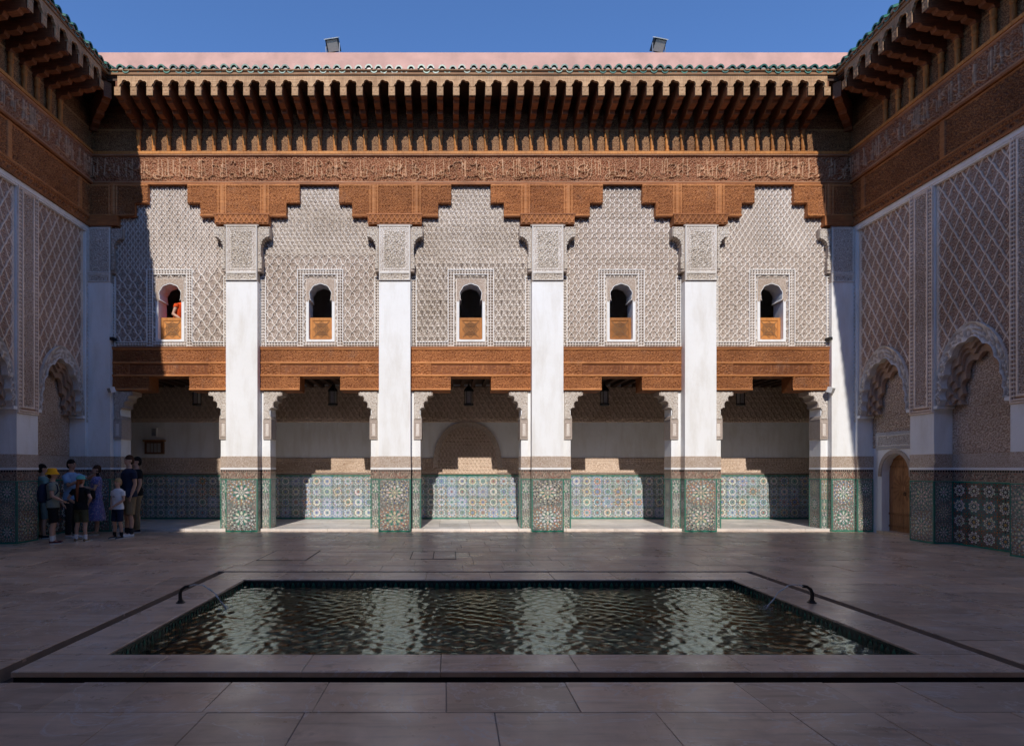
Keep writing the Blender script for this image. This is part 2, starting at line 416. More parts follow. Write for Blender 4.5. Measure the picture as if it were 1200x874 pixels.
def script(u, v, H, seed, lw=0.022):
    """tall lettering over a scrolling ground; v in 0..H"""
    r = np.random.default_rng(seed); W = u.max() - u.min() + 0.2
    h0, _ = arab(u, v, H * 0.21, seed); h = 0.5 * h0; tone = 0.5 * h0
    us = u[0]; x = u.min()
    def stamp(x0, x1, f):
        i0, i1 = np.searchsorted(us, x0), np.searchsorted(us, x1)
        if i1 - i0 < 2: return
        m = f(u[:, i0:i1], v[:, i0:i1])
        h[:, i0:i1] = np.maximum(h[:, i0:i1], m); tone[:, i0:i1] = np.maximum(tone[:, i0:i1], m)
    while x < u.min() + W:
        for i in range(int(r.integers(1, 4))):
            xi = x + i * H * r.uniform(.06, .12); top = H * (r.uniform(.86, .97) if r.random() < 0.6 else r.uniform(0.4, 0.7)); b0 = H * r.uniform(.05, .25)
            sl = r.uniform(-0.08, 0.08); w = lw * r.uniform(.6, 1.0)
            stamp(xi - .2, xi + .2, lambda U, V: line(np.abs(U - xi - sl * V), w) * sm(V, b0, b0 + .03) * (1 - sm(V, top - 0.02, top)))
        for i in range(int(r.integers(1, 4))):
            cx = x + H * r.uniform(0.0, 0.5); cz = H * r.uniform(0.12, 0.75); Rr = H * r.uniform(0.05, 0.17); a0 = r.uniform(0, 2 * PI); sp = r.uniform(2.2, 5.0); sq = r.uniform(.6, 1.1); w = lw * r.uniform(.5, .9)
            stamp(cx - Rr * 2, cx + Rr * 2, lambda U, V: line(np.abs(np.hypot((U - cx) * sq, V - cz) - Rr), w) * (np.mod(np.arctan2(V - cz, U - cx) - a0, 2 * PI) < sp))
        x += H * r.uniform(0.22, 0.6)
    b = line(np.abs(v - H * (0.13 + 0.06 * np.sin(u / H * 5 + seed) + .03 * np.sin(u / H * 13))), lw * 0.7) * (np.sin(u / H * 3.1 + seed) > -.4)
    return np.maximum(h, b), np.maximum(tone, b)

def in_poly(pts):
    x = np.array([p[0] for p in pts]); z = np.array([p[1] for p in pts]); n = len(x)
    def f(u, v):
        ins = np.zeros(u.shape, bool)
        for i in range(n):
            j = (i - 1) % n
            ins ^= ((z[i] > v) != (z[j] > v)) & (u < (x[j] - x[i]) * (v - z[i]) / (z[j] - z[i] + 1e-12) + x[i])
        return ins
    return f
def grid_mesh(name, W, H, step, fn, depth, mats, mask=None, u0=0.0, v0=0.0, smooth=True, skirt=True):
    """relief sheet: vertices (u, -depth*h, v); fn(u, v) -> height, tone; mask(u, v) of the cell centre keeps the cell"""
    nu, nv = max(2, int(round(W / step)) + 1), max(2, int(round(H / step)) + 1)
    us, vs = np.linspace(u0, u0 + W, nu), np.linspace(v0, v0 + H, nv)
    U, V = np.meshgrid(us, vs, indexing='xy')
    h, tone = fn(U, V)
    h = np.asarray(h, float) + 0 * U; tone = np.asarray(tone, float) + 0 * U
    if skirt: h = h.copy(); h[0, :] = 0; h[-1, :] = 0; h[:, 0] = 0; h[:, -1] = 0
    co = np.stack([U, -depth * h, V], -1).reshape(-1, 3).astype(np.float32)
    idx = np.arange(nu * nv).reshape(nv, nu)
    q = np.stack([idx[:-1, :-1], idx[:-1, 1:], idx[1:, 1:], idx[1:, :-1]], -1).reshape(-1, 4)
    if mask is not None:
        uc, vc = np.meshgrid((us[:-1] + us[1:]) / 2, (vs[:-1] + vs[1:]) / 2, indexing='xy')
        q = q[mask(uc, vc).ravel()]
        used = np.unique(q); rem = -np.ones(nu * nv, np.int64); rem[used] = np.arange(len(used))
        q = rem[q]; co = co[used]; tone = tone.ravel()[used]
    me = bpy.data.meshes.new(name); nq = len(q)
    me.vertices.add(len(co)); me.vertices.foreach_set('co', co.ravel())
    me.loops.add(nq * 4); me.loops.foreach_set('vertex_index', q.ravel().astype(np.int32))
    me.polygons.add(nq); me.polygons.foreach_set('loop_start', (np.arange(nq) * 4).astype(np.int32))
    me.update(calc_edges=True)
    if smooth: me.polygons.foreach_set('use_smooth', np.ones(nq, bool))
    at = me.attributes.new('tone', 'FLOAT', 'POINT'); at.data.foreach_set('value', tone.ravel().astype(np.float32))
    for m in (mats if isinstance(mats, (list, tuple)) else [mats]): me.materials.append(M[m])
    return me

# ------------------------------------------------------------------ zellige mosaic as small flat pieces
ZC = dict(white=(0.66, 0.65, 0.58), cream=(0.60, 0.52, 0.38), black=(0.014, 0.016, 0.02), green=(0.02, 0.20, 0.135), teal=(0.03, 0.17, 0.19),
          orange=(0.50, 0.19, 0.05), blue=(0.06, 0.12, 0.36), red=(0.30, 0.055, 0.03), honey=(0.48, 0.30, 0.07), sky=(0.30, 0.42, 0.60), brown=(0.16, 0.07, 0.04))
def star_poly(r1, r2, n, rot=0.0):
    return [((r1 if k % 2 == 0 else r2) * math.cos(rot + PI * k / n), (r1 if k % 2 == 0 else r2) * math.sin(rot + PI * k / n)) for k in range(2 * n)]
def cell_template(n=8, thin=1.0):
    """pieces of one medallion in a unit cell centred on 0: (outline, colour key, layer)"""
    P = []
    def sect(r0, r1, k, n, w0, w1, key):
        a = 2 * PI * k / n; da0, da1 = w0 * thin * PI / n, w1 * thin * PI / n
        P.append(([(r0*math.cos(a-da0), r0*math.sin(a-da0)), (r1*math.cos(a-da1), r1*math.sin(a-da1)), ((r1*1.05)*math.cos(a), (r1*1.05)*math.sin(a)), (r1*math.cos(a+da1), r1*math.sin(a+da1)), (r0*math.cos(a+da0), r0*math.sin(a+da0))], key))
    P.append((star_poly(0.10, 0.065, n), 'core'))
    for k in range(n): sect(0.115, 0.175, k, n, 0.75, 0.5, 'dark')
    for k in range(n): sect(0.165, 0.225, k + 0.5, n, 0.35, 0.8, 'ringa')
    for k in range(n): sect(0.235, 0.315, k, n, 0.85, 0.45, 'ringb')
    for k in range(n): sect(0.27, 0.375, k + 0.5, n, 0.35, 0.62, 'white')
    for k in range(n): sect(0.33, 0.41, k, n, 0.4, 0.3, 'dark')
    for k in range(n): sect(0.40, 0.455, k + 0.5, n, 0.62, 0.35, 'acc' if k % 2 else 'dark')
    for k in range(4):   # the middle of each edge and each corner
        a = PI / 2 * k
        for s in (-1, 1):
            t = 0.13 * s
            P.append(([(0.455*math.cos(a)-(t-.04)*math.sin(a), 0.455*math.sin(a)+(t-.04)*math.cos(a)), (0.455*math.cos(a)-(t+.04)*math.sin(a), 0.455*math.sin(a)+(t+.04)*math.cos(a)),
                       (0.497*math.cos(a)-(t+.04)*math.sin(a), 0.497*math.sin(a)+(t+.04)*math.cos(a)), (0.497*math.cos(a)-(t-.04)*math.sin(a), 0.497*math.sin(a)+(t-.04)*math.cos(a))], 'green'))
        P.append(([(0.44*math.cos(a)-.035*math.sin(a), 0.44*math.sin(a)+.035*math.cos(a)), (0.44*math.cos(a)+.035*math.sin(a), 0.44*math.sin(a)-.035*math.cos(a)), (0.5*math.cos(a)+.05*math.sin(a), 0.5*math.sin(a)-.05*math.cos(a)), (0.5*math.cos(a)-.05*math.sin(a), 0.5*math.sin(a)+.05*math.cos(a))], 'dark'))
        b = a + PI / 4; cx, cy = 0.5 * math.copysign(1, math.cos(b)), 0.5 * math.copysign(1, math.sin(b)); sx, sy = -math.copysign(1, cx), -math.copysign(1, cy)
        def sq(x, y, w): return [(cx + sx * x, cy + sy * y), (cx + sx * (x + w), cy + sy * y), (cx + sx * (x + w), cy + sy * (y + w)), (cx + sx * x, cy + sy * (y + w))]
        P.append((sq(0.0, 0.0, 0.055), 'acc'))
        for (x, y, key) in ((.065, .0, 'dark'), (.0, .065, 'dark'), (.065, .065, 'green'), (.13, .0, 'acc2'), (.0, .13, 'acc2'), (.125, .075, 'dark'), (.075, .125, 'dark'), (.2, .01, 'dark'), (.01, .2, 'dark')):
            P.append((sq(x, y, 0.05), key))
    return P
def pier_template():
    P = [(star_poly(.055, .03, 8), 'white')]
    spec = ((.085, 8, .028, .022, 'white', .5), (.185, 8, .085, .042, 'white', 0), (.185, 8, .032, .022, 'acc', 0), (.165, 8, .045, .024, 'green', .5), (.262, 8, .05, .044, 'ringb', .5), (.262, 8, .022, .02, 'dark', .5), (.315, 8, .035, .03, 'acc', 0),
            (.355, 16, .036, .034, 'white', .25), (.355, 16, .014, .014, 'dark', .25), (.405, 16, .028, .026, 'acc2', 0), (.435, 16, .03, .03, 'white', .5), (.475, 24, .02, .022, 'acc', 0))
    for r, n, dr, dt, key, ph in spec:
        for k in range(n):
            a = 2 * PI * (k + ph) / n; c, s = math.cos(a), math.sin(a)
            P.append(([((r - dr) * c, (r - dr) * s), (r * c + dt * s, r * s - dt * c), ((r + dr) * c, (r + dr) * s), (r * c - dt * s, r * s + dt * c)], key))
    return P
CELL8 = cell_template(8); CELL8T = cell_template(8, .72); CELL10 = pier_template()
MOS = {}
def mosaic(W, H, cw, style='wall', seed=0, band=0.035):
    """sheet of glazed pieces on pale grout, in local x,z facing -y; green bands at top and foot"""
    key = (round(W, 3), round(H, 3), round(cw, 3), style, seed)
    if key in MOS: return MOS[key]
    r = random.Random(seed * 31 + int(W * 100)); mb = MB()
    mb.box(0, W, -0.004, 0.004, 0, H, 0, (0.22, 0.22, 0.20) if style == 'pier' else (0.55, 0.57, 0.56) if seed < 40 else (0.13, 0.125, 0.115))
    g = ZC['green']
    top = 0.03 if style == 'wall' else .018; y1 = -0.0075
    mb.box(0, W, -0.009, -0.001, 0, band, 0, g); mb.box(0, W, -0.009, -0.001, H - top, H, 0, g)
    x0 = 0.0; x1 = W; side = 0.0
    if style == 'pier':
        side = min(0.016, W * 0.06)
        mb.box(0, side, -0.009, -0.001, band, H - top, 0, g); mb.box(W - side, W, -0.009, -0.001, band, H - top, 0, g)
        x0, x1 = side, W - side
    h0, h1 = band, H - top
    nx = max(1, round((x1 - x0) / cw)); nz = max(1, round((h1 - h0) / cw)); ax, az = (x1 - x0) / nx, (h1 - h0) / nz
    if style == 'pier': nx = max(1, int((x1 - x0) / cw + 0.5)); ax = (x1 - x0) / nx
    T = CELL10 if style == 'pier' else CELL8 if seed < 40 else CELL8T
    narrow = ax < az * 0.7
    for i in range(nx):
        for j in range(nz):
            cx, cz = x0 + (i + .5) * ax, h0 + (j + .5) * az
            if style == 'wall' and seed >= 40:
                cm = dict(core=ZC[r.choice(['white', 'honey'])], dark=ZC[r.choice(['brown', 'teal', 'black'])], ringa=ZC['white'], ringb=ZC[r.choice(['white', 'cream', 'cream'])], white=ZC['white'], green=ZC['green'], acc=ZC[r.choice(['orange', 'green', 'red'])], acc2=ZC[r.choice(['red', 'orange'])])
            elif style == 'wall':
                a = r.choice(['sky', 'white', 'sky', 'white', 'sky', 'cream', 'orange']); bb = r.choice(['blue', 'blue', 'green', 'red', 'teal'])
                cm = dict(core=ZC[bb], dark=ZC[r.choice(['black', 'black', 'black', 'blue', 'teal'])], ringa=ZC[r.choice(['white', 'white', 'honey', 'green'])], ringb=ZC[a], white=ZC['white'], green=ZC['green'], acc=ZC[r.choice(['orange', 'green', 'blue', 'teal'])], acc2=ZC[r.choice(['green', 'teal'])])
            else:
                cm = dict(core=ZC['white'], dark=ZC['black'], ringa=ZC['white'], ringb=ZC[r.choice(['cream', 'white', 'green'])], white=ZC[r.choice(['white', 'white', 'cream'])], green=ZC['green'], acc=ZC[r.choice(['orange', 'green', 'honey', 'black', 'green'])], acc2=ZC[r.choice(['red', 'blue', 'orange', 'green', 'black'])])
            sxx = az if narrow else ax; szz = az if not narrow else az
            for pts, k in T:
                px = [cx + p[0] * (ax if abs(p[0]) > .41 or not narrow else az * .98) for p in pts]; pz = [cz + p[1] * az for p in pts]
                if min(px) < x0 - 1e-4 or max(px) > x1 + 1e-4: continue
                yy = -0.006 - 0.0016 * r.random()
                if style == 'pier': yy = -0.0058 - .00025 * (len(mb.f) % 9)
                mb.add([(x, yy, z) for x, z in zip(px, pz)], [tuple(range(len(pts)))], 0, tuple(c * r.uniform(.85, 1.12) for c in cm[k]))
            if style == 'pier':   # small chequer filling the rest of the field
                s = az / 26
                for a in range(int(ax / s)):
                    for b in range(26):
                        xx, zz = cx - ax / 2 + (a + .5) * s, cz - az / 2 + (b + .5) * s
                        if math.hypot(xx - cx, zz - cz) < az * .47 or (a + b) % 2: continue
                        if xx + s * .45 > x1 or xx - s*.45 < x0: continue
                        c = ZC[r.choice(['black', 'white', 'red', 'orange', 'green', 'white', 'black'])]
                        w = s * .46; mb.add([(xx - w, -.0058, zz), (xx, -.0058, zz - w), (xx + w, -.0058, zz), (xx, -.0058, zz + w)], [(0, 1, 2, 3)], 0, c)
    me = mb.mesh('tile_mosaic', 'zellige'); MOS[key] = me
    return me
def teeth_band(W, H, seed=1):
    """dark glazed inscription band under a row of pale merlons"""
    key = ('teeth', round(W, 3), round(H, 3))
    if key in MOS: return MOS[key]
    r = random.Random(seed); mb = MB()
    mb.box(0, W, -.004, .004, 0, H, 0, (0.30, 0.22, 0.17))
    n = max(2, int(W / 0.05)); s = W / n
    for i in range(n):
        mb.box(i * s + s * .2, i * s + s * .75, -.009, -.003, H * .80, H * .97, 0, ZC['black'])
    rows = max(3, int(H * .72 / .024)); p = H * .72 / rows; nc = max(2, int(W / .024)); q = W / nc
    for i in range(nc):
        for j in range(rows):
            if r.random() < .5:
                c = ZC[r.choice(['black', 'black', 'brown', 'black', 'cream', 'red'])]
                a, b = i * q + q * .05, j * p + H * .04
                mb.add([(a, -.0065, b + p * .5), (a + q * .5, -.0065, b), (a + q * .95, -.0065, b + p * .5), (a + q * .5, -.0065, b + p * .98)], [(0, 1, 2, 3)], 0, c)
    me = mb.mesh('inscription_tile_band', 'zellige'); MOS[key] = me
    return me
# ================================================================== THE COURTYARD
FY = 14.3                    # plane of the arcade facade
HW = 9.35                    # half width of the court
PITCH = 3.7
PX = [-5.55, -1.85, 1.85, 5.55]
BAYS = [-7.4, -3.7, 0.0, 3.7, 7.4]
STEP = 0.06
DADO = 1.28

# ------------------------------------------------------------------ floor
POOL = dict(ox=4.0, oy0=4.20, oy1=8.71, rx=3.85, ry0=4.38, ry1=8.56, ix=3.36, iy0=4.79, iy1=7.98)
NEAR_Y = -1.55
floor_b = MB()
P = POOL
for (x0, x1, y0, y1) in ((-HW - .4, HW + .6, NEAR_Y - 3, P['oy0']), (-HW - .4, HW + .6, P['oy1'], FY + .1), (-HW - .4, -P['ox'], P['oy0'], P['oy1']), (P['ox'], HW + .6, P['oy0'], P['oy1'])):
    floor_b.box(x0, x1, y0, y1, -0.4, -0.0065)
floor = floor_b.obj('courtyard_floor', 'joint', kind='structure')
slabs = []
rr = random.Random(4)
def row_slabs(x0, x1, y0, y1):
    x = x0
    while x < x1 - 1e-6:
        w = rr.choice([0.5, 0.65, 0.8, 1.0, 1.25]) * rr.uniform(.9, 1.1)
        e = x + w
        if x1 - e < 0.4: e = x1
        slabs.append((x, min(e, x1), y0, y1)); x = e
def rows(y0, y1, n, segs):
    e = np.linspace(y0, y1, n + 1); e[1:-1] += rng.uniform(-.05, .05, n - 1)
    for k in range(n):
        for s in segs: row_slabs(s[0], s[1], e[k], e[k + 1])
rows(NEAR_Y - .3, P['oy0'], 12, [(-HW, HW)])
rows(P['oy0'], P['oy1'], 9, [(-HW, -P['ox']), (P['ox'], HW)])
rows(P['oy1'], FY - .10, 11, [(-HW, HW)])
def proj_area(s):
    x0, x1, y0, y1 = s
    if y1 < 3.15: return 0.0
    y0 = max(y0, 3.2); xm = (x0 + x1) / 2 - CAMX; ym = (y0 + y1) / 2
    px = 526 + FPX * xm / ym
    if px < -150 or px > 1350: return 0.0
    return FPX ** 2 * CAMH * (1 / y0 - 1 / y1) * (x1 - x0) / ym
slabs.sort(key=proj_area, reverse=True)
rest = MB(); rest_tone = []
def slab_into(mb, s, cx=0, cy=0, z=0.0, tilt=(0, 0)):
    x0, x1, y0, y1 = s; g = 0.0015
    k0 = len(mb.v); mb.bbox(x0 + g - cx, x1 - g - cx, y0 + g - cy, y1 - g - cy, -0.03, z, 0.003)
    jx = [rr.uniform(-.004, .002) for _ in range(8)]
    for i in range(12):      # hand-cut corners
        c = i % 4; p = mb.v[k0 + i]; sx = 1 if c in (1, 2) else -1; sy = 1 if c in (2, 3) else -1
        mb.v[k0 + i] = (p[0] + sx * jx[c], p[1] + sy * jx[c + 4], p[2])
for i, s in enumerate(slabs):
    z = rr.uniform(-.0022, .0022)
    if i < 280 and proj_area(s) > 0:
        mb = MB(); cx, cy = (s[0] + s[1]) / 2, (s[2] + s[3]) / 2
        slab_into(mb, s, cx, cy, 0.0)
        o = mb.obj('paving_slab', 'marble', floor, (cx, cy, z))
        o.rotation_euler = (rr.uniform(-.0022, .0022), rr.uniform(-.0012, .0012), 0)
    else:
        n0 = len(rest.f); slab_into(rest, s, 0, 0, z); rest_tone += [rr.random()] * (len(rest.v) - len(rest_tone))
for s_ in (-1, 1):
    for k in range(10):
        y1 = FY - .05 - k * 1.55; e = sorted((s_ * (HW + .002), s_ * (HW + .5))); slab_into(rest, (e[0], e[1], y1 - 1.55, y1), 0, 0, -.002); rest_tone += [rr.random()] * (len(rest.v) - len(rest_tone))
o = rest.obj('far_paving', 'marble', floor, kind='stuff')
at = o.data.attributes.new('tone', 'FLOAT', 'POINT'); at.data.foreach_set('value', np.array(rest_tone, np.float32))

# raised arcade floor with a pale stone edge
HA = 11.8
arc = MB().box(-HW, HW, FY - .095, FY + .3, -.05, STEP - .012).box(-HA, HA, FY + .3, FY + 2.7, -.05, STEP - .012).obj('arcade_floor', 'joint', kind='structure')
for k in range(16):
    x0 = -HW + k * 2 * HW / 16; x1 = x0 + 2 * HW / 16
    MB().bbox(x0 + .003, x1 - .003, FY - .10, FY + .30, -.02, STEP, .006).obj('threshold_slab', 'marble_pale', arc)
paver = {}
for j in range(4):
    for k in range(30):
        w = 2 * HA / 30; d = 2.3 / 4
        if 'p' not in paver: paver['p'] = MB().bbox(.003, w - .003, .003, d - .003, -.02, STEP - .003, .004).mesh('arcade_paver', 'marble_pale')
        put('arcade_paver', paver['p'], arc, (-HA + k * w, FY + .30 + j * d, 0))

# ------------------------------------------------------------------ pool
pool = empty('reflecting_pool', (0, (P['iy0'] + P['iy1']) / 2, 0), label='long marble-rimmed pool sunk in the middle of the courtyard', cat='pool')
py = (P['iy0'] + P['iy1']) / 2
def padd(mb, name, mat, **kw): return mb.obj(name, mat, pool, (0, -py, 0), **kw)
g = MB()
gd = -.11
for (x0, x1, y0, y1) in ((-P['ox'], P['ox'], P['oy0'], P['ry0']), (-P['ox'], P['ox'], P['ry1'], P['oy1']), (-P['ox'], -P['rx'], P['ry0'], P['ry1']), (P['rx'], P['ox'], P['ry0'], P['ry1'])):
    g.box(x0, x1, y0, y1, -.3, gd)
for (x0, x1, y0, y1) in ((-P['ox'] - .05, P['ox'] + .05, P['oy0'] - .05, P['oy0'] - .004), (-P['ox'] - .05, P['ox'] + .05, P['oy1'] + .004, P['oy1'] + .05), (-P['ox'] - .05, -P['ox'] - .004, P['oy0'], P['oy1']), (P['ox'] + .004, P['ox'] + .05, P['oy0'], P['oy1'])):
    g.box(x0, x1, y0, y1, -.3, -.034)
padd(g, 'drain_channel', 'gutter')
def rim_run(axis, a0, a1, b0, b1, n, r):
    e = np.linspace(a0, a1, n + 1); e[1:-1] += r.uniform(-.12, .12, n - 1)
    for k in range(n):
        x0, x1, y0, y1 = (e[k], e[k+1], b0, b1) if axis == 'x' else (b0, b1, e[k], e[k+1])
        cx, cy = (x0 + x1) / 2, (y0 + y1) / 2
        mb = MB().bbox(x0 + .002 - cx, x1 - .002 - cx, y0 + .002 - cy, y1 - .002 - cy, -.03, .012, .006)
        o = mb.obj('rim_slab', 'marble_rim', pool, (cx, cy - py, float(r.uniform(-.001, .001))))
rim_run('x', -P['rx'], P['rx'], P['ry0'], P['iy0'], 7, rng)
rim_run('x', -P['rx'], P['rx'], P['iy1'], P['ry1'], 8, rng)
rim_run('y', P['iy0'], P['iy1'], -P['rx'], -P['ix'], 3, rng)
rim_run('y', P['iy0'], P['iy1'], P['ix'], P['rx'], 3, rng)
WZ = -0.058; BZ = -0.62
w = MB()
w.box(-P['rx'] + .012, -P['ix'] + .012, P['ry0'] + .012, P['ry1'] - .012, -.8, -.0305); w.box(P['ix'] - .012, P['rx'] - .012, P['ry0'] + .012, P['ry1'] - .012, -.8, -.0305)
w.box(-P['ix'] + .012, P['ix'] - .012, P['ry0'] + .012, P['iy0'] + .012, -.8, -.0305); w.box(-P['ix'] + .012, P['ix'] - .012, P['iy1'] - .012, P['ry1'] - .012, -.8, -.0305)
padd(w, 'basin_wall', 'gutter')
# merlon tiles round the water line (one strip a side)
def merlons(L):
    mb = MB(); n = int(L / .07); s = L / n
    mb.box(0, L, -.004, .004, -.12, .105, 0, (.012, .03, .028))
    for i in range(n):
        x = i * s; c = ZC['green'] if i % 2 else (.03, .10, .085)
        mb.add([(x + .004, -.008, -.1), (x + s - .004, -.008, -.1), (x + s - .004, -.008, .03), (x + s * .5, -.008, .085), (x + .004, -.008, .03)], [(0, 1, 2, 3, 4)], 0, c)
    return mb.mesh('merlon_tiles', 'zellige')
mL, mS = merlons(2 * P['ix'] - .03), merlons(P['iy1'] - P['iy0'] - .03)
put('merlon_tiles', mL, pool, (-P['ix'] + .015, P['iy1'] - .017 - py, -.105))
put('merlon_tiles', mL, pool, (P['ix'] - .015, P['iy0'] + .017 - py, -.105), PI)
put('merlon_tiles', mS, pool, (-P['ix'] + .017, P['iy0'] + .015 - py, -.105), PI / 2)
put('merlon_tiles', mS, pool, (P['ix'] - .017, P['iy1'] - .015 - py, -.105), -PI / 2)
bf = MB(); bf.box(-P['ix'], P['ix'], P['iy0'], P['iy1'], BZ - .1, BZ, 0, (.05, .17, .14))
s = .16
for i in range(int(2 * P['ix'] / s)):
    for j in range(int((P['iy1'] - P['iy0']) / s)):
        x, y = -P['ix'] + (i + .5) * s, P['iy0'] + (j + .5) * s
        c = random.choice([(.012, .03, .03), (.03, .20, .16), (.015, .04, .04), (.06, .20, .16)]) if (i + j) % 2 else (.14, .26, .22)
        bf.add([(x - s * .47, y, BZ + .004), (x, y - s * .47, BZ + .004), (x + s * .47, y, BZ + .004), (x, y + s * .47, BZ + .004)], [(0, 1, 2, 3)], 0, c)
padd(bf, 'basin_floor', 'zellige')
# water: real ripples spreading from the two spouts plus wind chop
SPX, SPY = 3.60, 6.62
def water_mesh():
    st = .014; nx, ny = int(2 * P['ix'] / st), int((P['iy1'] - P['iy0']) / st)
    X, Y = np.meshgrid(np.linspace(-P['ix'], P['ix'], nx), np.linspace(P['iy0'], P['iy1'], ny), indexing='xy')
    Z = np.zeros_like(X)
    for cx, cy in ((-2.75, SPY - .05), (2.75, SPY - .05)):
        d = np.hypot(X - cx, Y - cy); Z += .0022 * np.sin(d * 2 * PI / .15) * np.exp(-d / 1.5) * np.clip(d / .1, 0, 1)
    r = np.random.default_rng(3)
    for k in range(44):
        a = r.uniform(0, 2 * PI); L = r.uniform(.07, .21); Z += r.uniform(.3, 1) * .0037 * L * np.sin((X * math.cos(a) + Y * math.sin(a)) * 2 * PI / L + r.uniform(0, 7) + .8 * np.sin(X * r.uniform(.6, 2)) + .8 * np.sin(Y * r.uniform(.6, 2)))
    co = np.stack([X, Y, Z], -1).reshape(-1, 3)
    idx = np.arange(nx * ny).reshape(ny, nx)
    q = np.stack([idx[:-1, :-1], idx[:-1, 1:], idx[1:, 1:], idx[1:, :-1]], -1).reshape(-1, 4)
    me = bpy.data.meshes.new('water'); me.from_pydata(co.tolist(), [], q.tolist())
    me.polygons.foreach_set('use_smooth', [True] * len(q)); me.materials.append(M['water']); return me
tag(put('water', water_mesh(), None, (0, 0, WZ)), kind='structure')
for sx, lab in ((-1, 'curved bronze spout on the left pool rim, arcing a thin water jet'), (1, 'curved bronze spout on the right pool rim, arcing a thin water jet')):
    t = empty('water_spout', (sx * SPX, SPY, .012), label=lab, cat='spout', group='spouts on the pool rim')
    MB().lathe([(.05, 0), (.05, .008), (.036, .014), (.03, .03)], n=14).obj('base', 'bronze', t, smooth=True, autosm=40)
    pts = [(sx * .00, 0, .02), (sx * .006, 0, .07), (sx * .004, 0, .115), (-sx * .015, 0, .155), (-sx * .055, 0, .182), (-sx * .10, 0, .188)]
    MB().tube(pts, [.022, .020, .019, .018, .017, .019], 12).obj('pipe', 'bronze', t, smooth=True, autosm=40)
    vx, vz = .95, .62; jp = []; jr = []
    T = (vz + math.sqrt(vz * vz + 2 * 9.8 * (.188 + .012 - WZ))) / 9.8
    for k in range(22):
        a = T * k / 21; jp.append((-sx * (.10 + vx * a * 1.45), 0.01 * math.sin(k), .188 + vz * a - 4.9 * a * a)); jr.append((.006 + .004 * k / 21) * random.uniform(.4, 1.2))
    MB().tube(jp, jr, 7).obj('water_jet', 'jet', t, smooth=True)
    e = jp[-1]; mb = MB(); rj = random.Random(5)
    for k in range(30):
        a = rj.uniform(0, 2 * PI); d = rj.uniform(0, .10); hh = rj.uniform(0, .045) * (1 - d / .12); q = rj.uniform(.003, .007)
        c = (e[0] + d * math.cos(a), e[1] + d * math.sin(a), e[2] + hh)
        mb.add([(c[0]+q, c[1], c[2]), (c[0]-q, c[1], c[2]), (c[0], c[1]+q, c[2]), (c[0], c[1]-q, c[2]), (c[0], c[1], c[2]+q), (c[0], c[1], c[2]-q)], [(0,2,4),(2,1,4),(1,3,4),(3,0,4),(2,0,5),(1,2,5),(3,1,5),(0,3,5)])
    mb.obj('splash', 'jet', t)

# inspection covers let into the paving
def cover(name, x0, x1, y0, y1, label, bars):
    cx, cy = (x0 + x1) / 2, (y0 + y1) / 2; t = empty(name, (cx, cy, .0035), label=label, cat='floor cover')
    f = MB(); q = .014
    for b in ((x0, x1, y0, y0 + q), (x0, x1, y1 - q, y1), (x0, x0 + q, y0 + q, y1 - q), (x1 - q, x1, y0 + q, y1 - q)): f.box(b[0] - cx, b[1] - cx, b[2] - cy, b[3] - cy, -.02, .001)
    for b in bars: f.box(b[0] - cx, b[1] - cx, b[2] - cy, b[3] - cy, -.02, .001)
    f.obj('frame', 'black_iron', t)
    MB().box(x0 - cx + q, x1 - cx - q, y0 - cy + q, y1 - cy - q, -.02, -.0005).obj('plate', 'marble', t)
def at_floor(px, pyy): y = FPX * CAMH / (pyy - 548); return CAMX + (px - 526) * y / FPX, y
(a, b), (c, d) = at_floor(300, 656.5), at_floor(376, 645); cover('inspection_cover', a, c, b, d, 'square inspection cover in the paving behind the pool, left of centre', [])
(a, b), (c, d) = at_floor(480, 655), at_floor(534, 646)
cover('drain_grate', a, c, b, d, 'two-slot drain grate in the paving behind the middle of the pool', [((a + c) / 2 - .007, (a + c) / 2 + .007, b, d)])

# ================================================================== shared ornament meshes
Z_LB, Z_LT = 3.44, 4.49           # lintel
Z_PT = 8.47                       # foot of the upper frieze
Z_FT = 9.23                       # top of the upper frieze
Z_CB = 7.44                       # foot of the consoles
BW = PITCH - 0.76                 # panel width between shafts
WIN_W, WIN_B, WIN_S, WIN_T = 0.295, 4.70, 5.70, 6.07

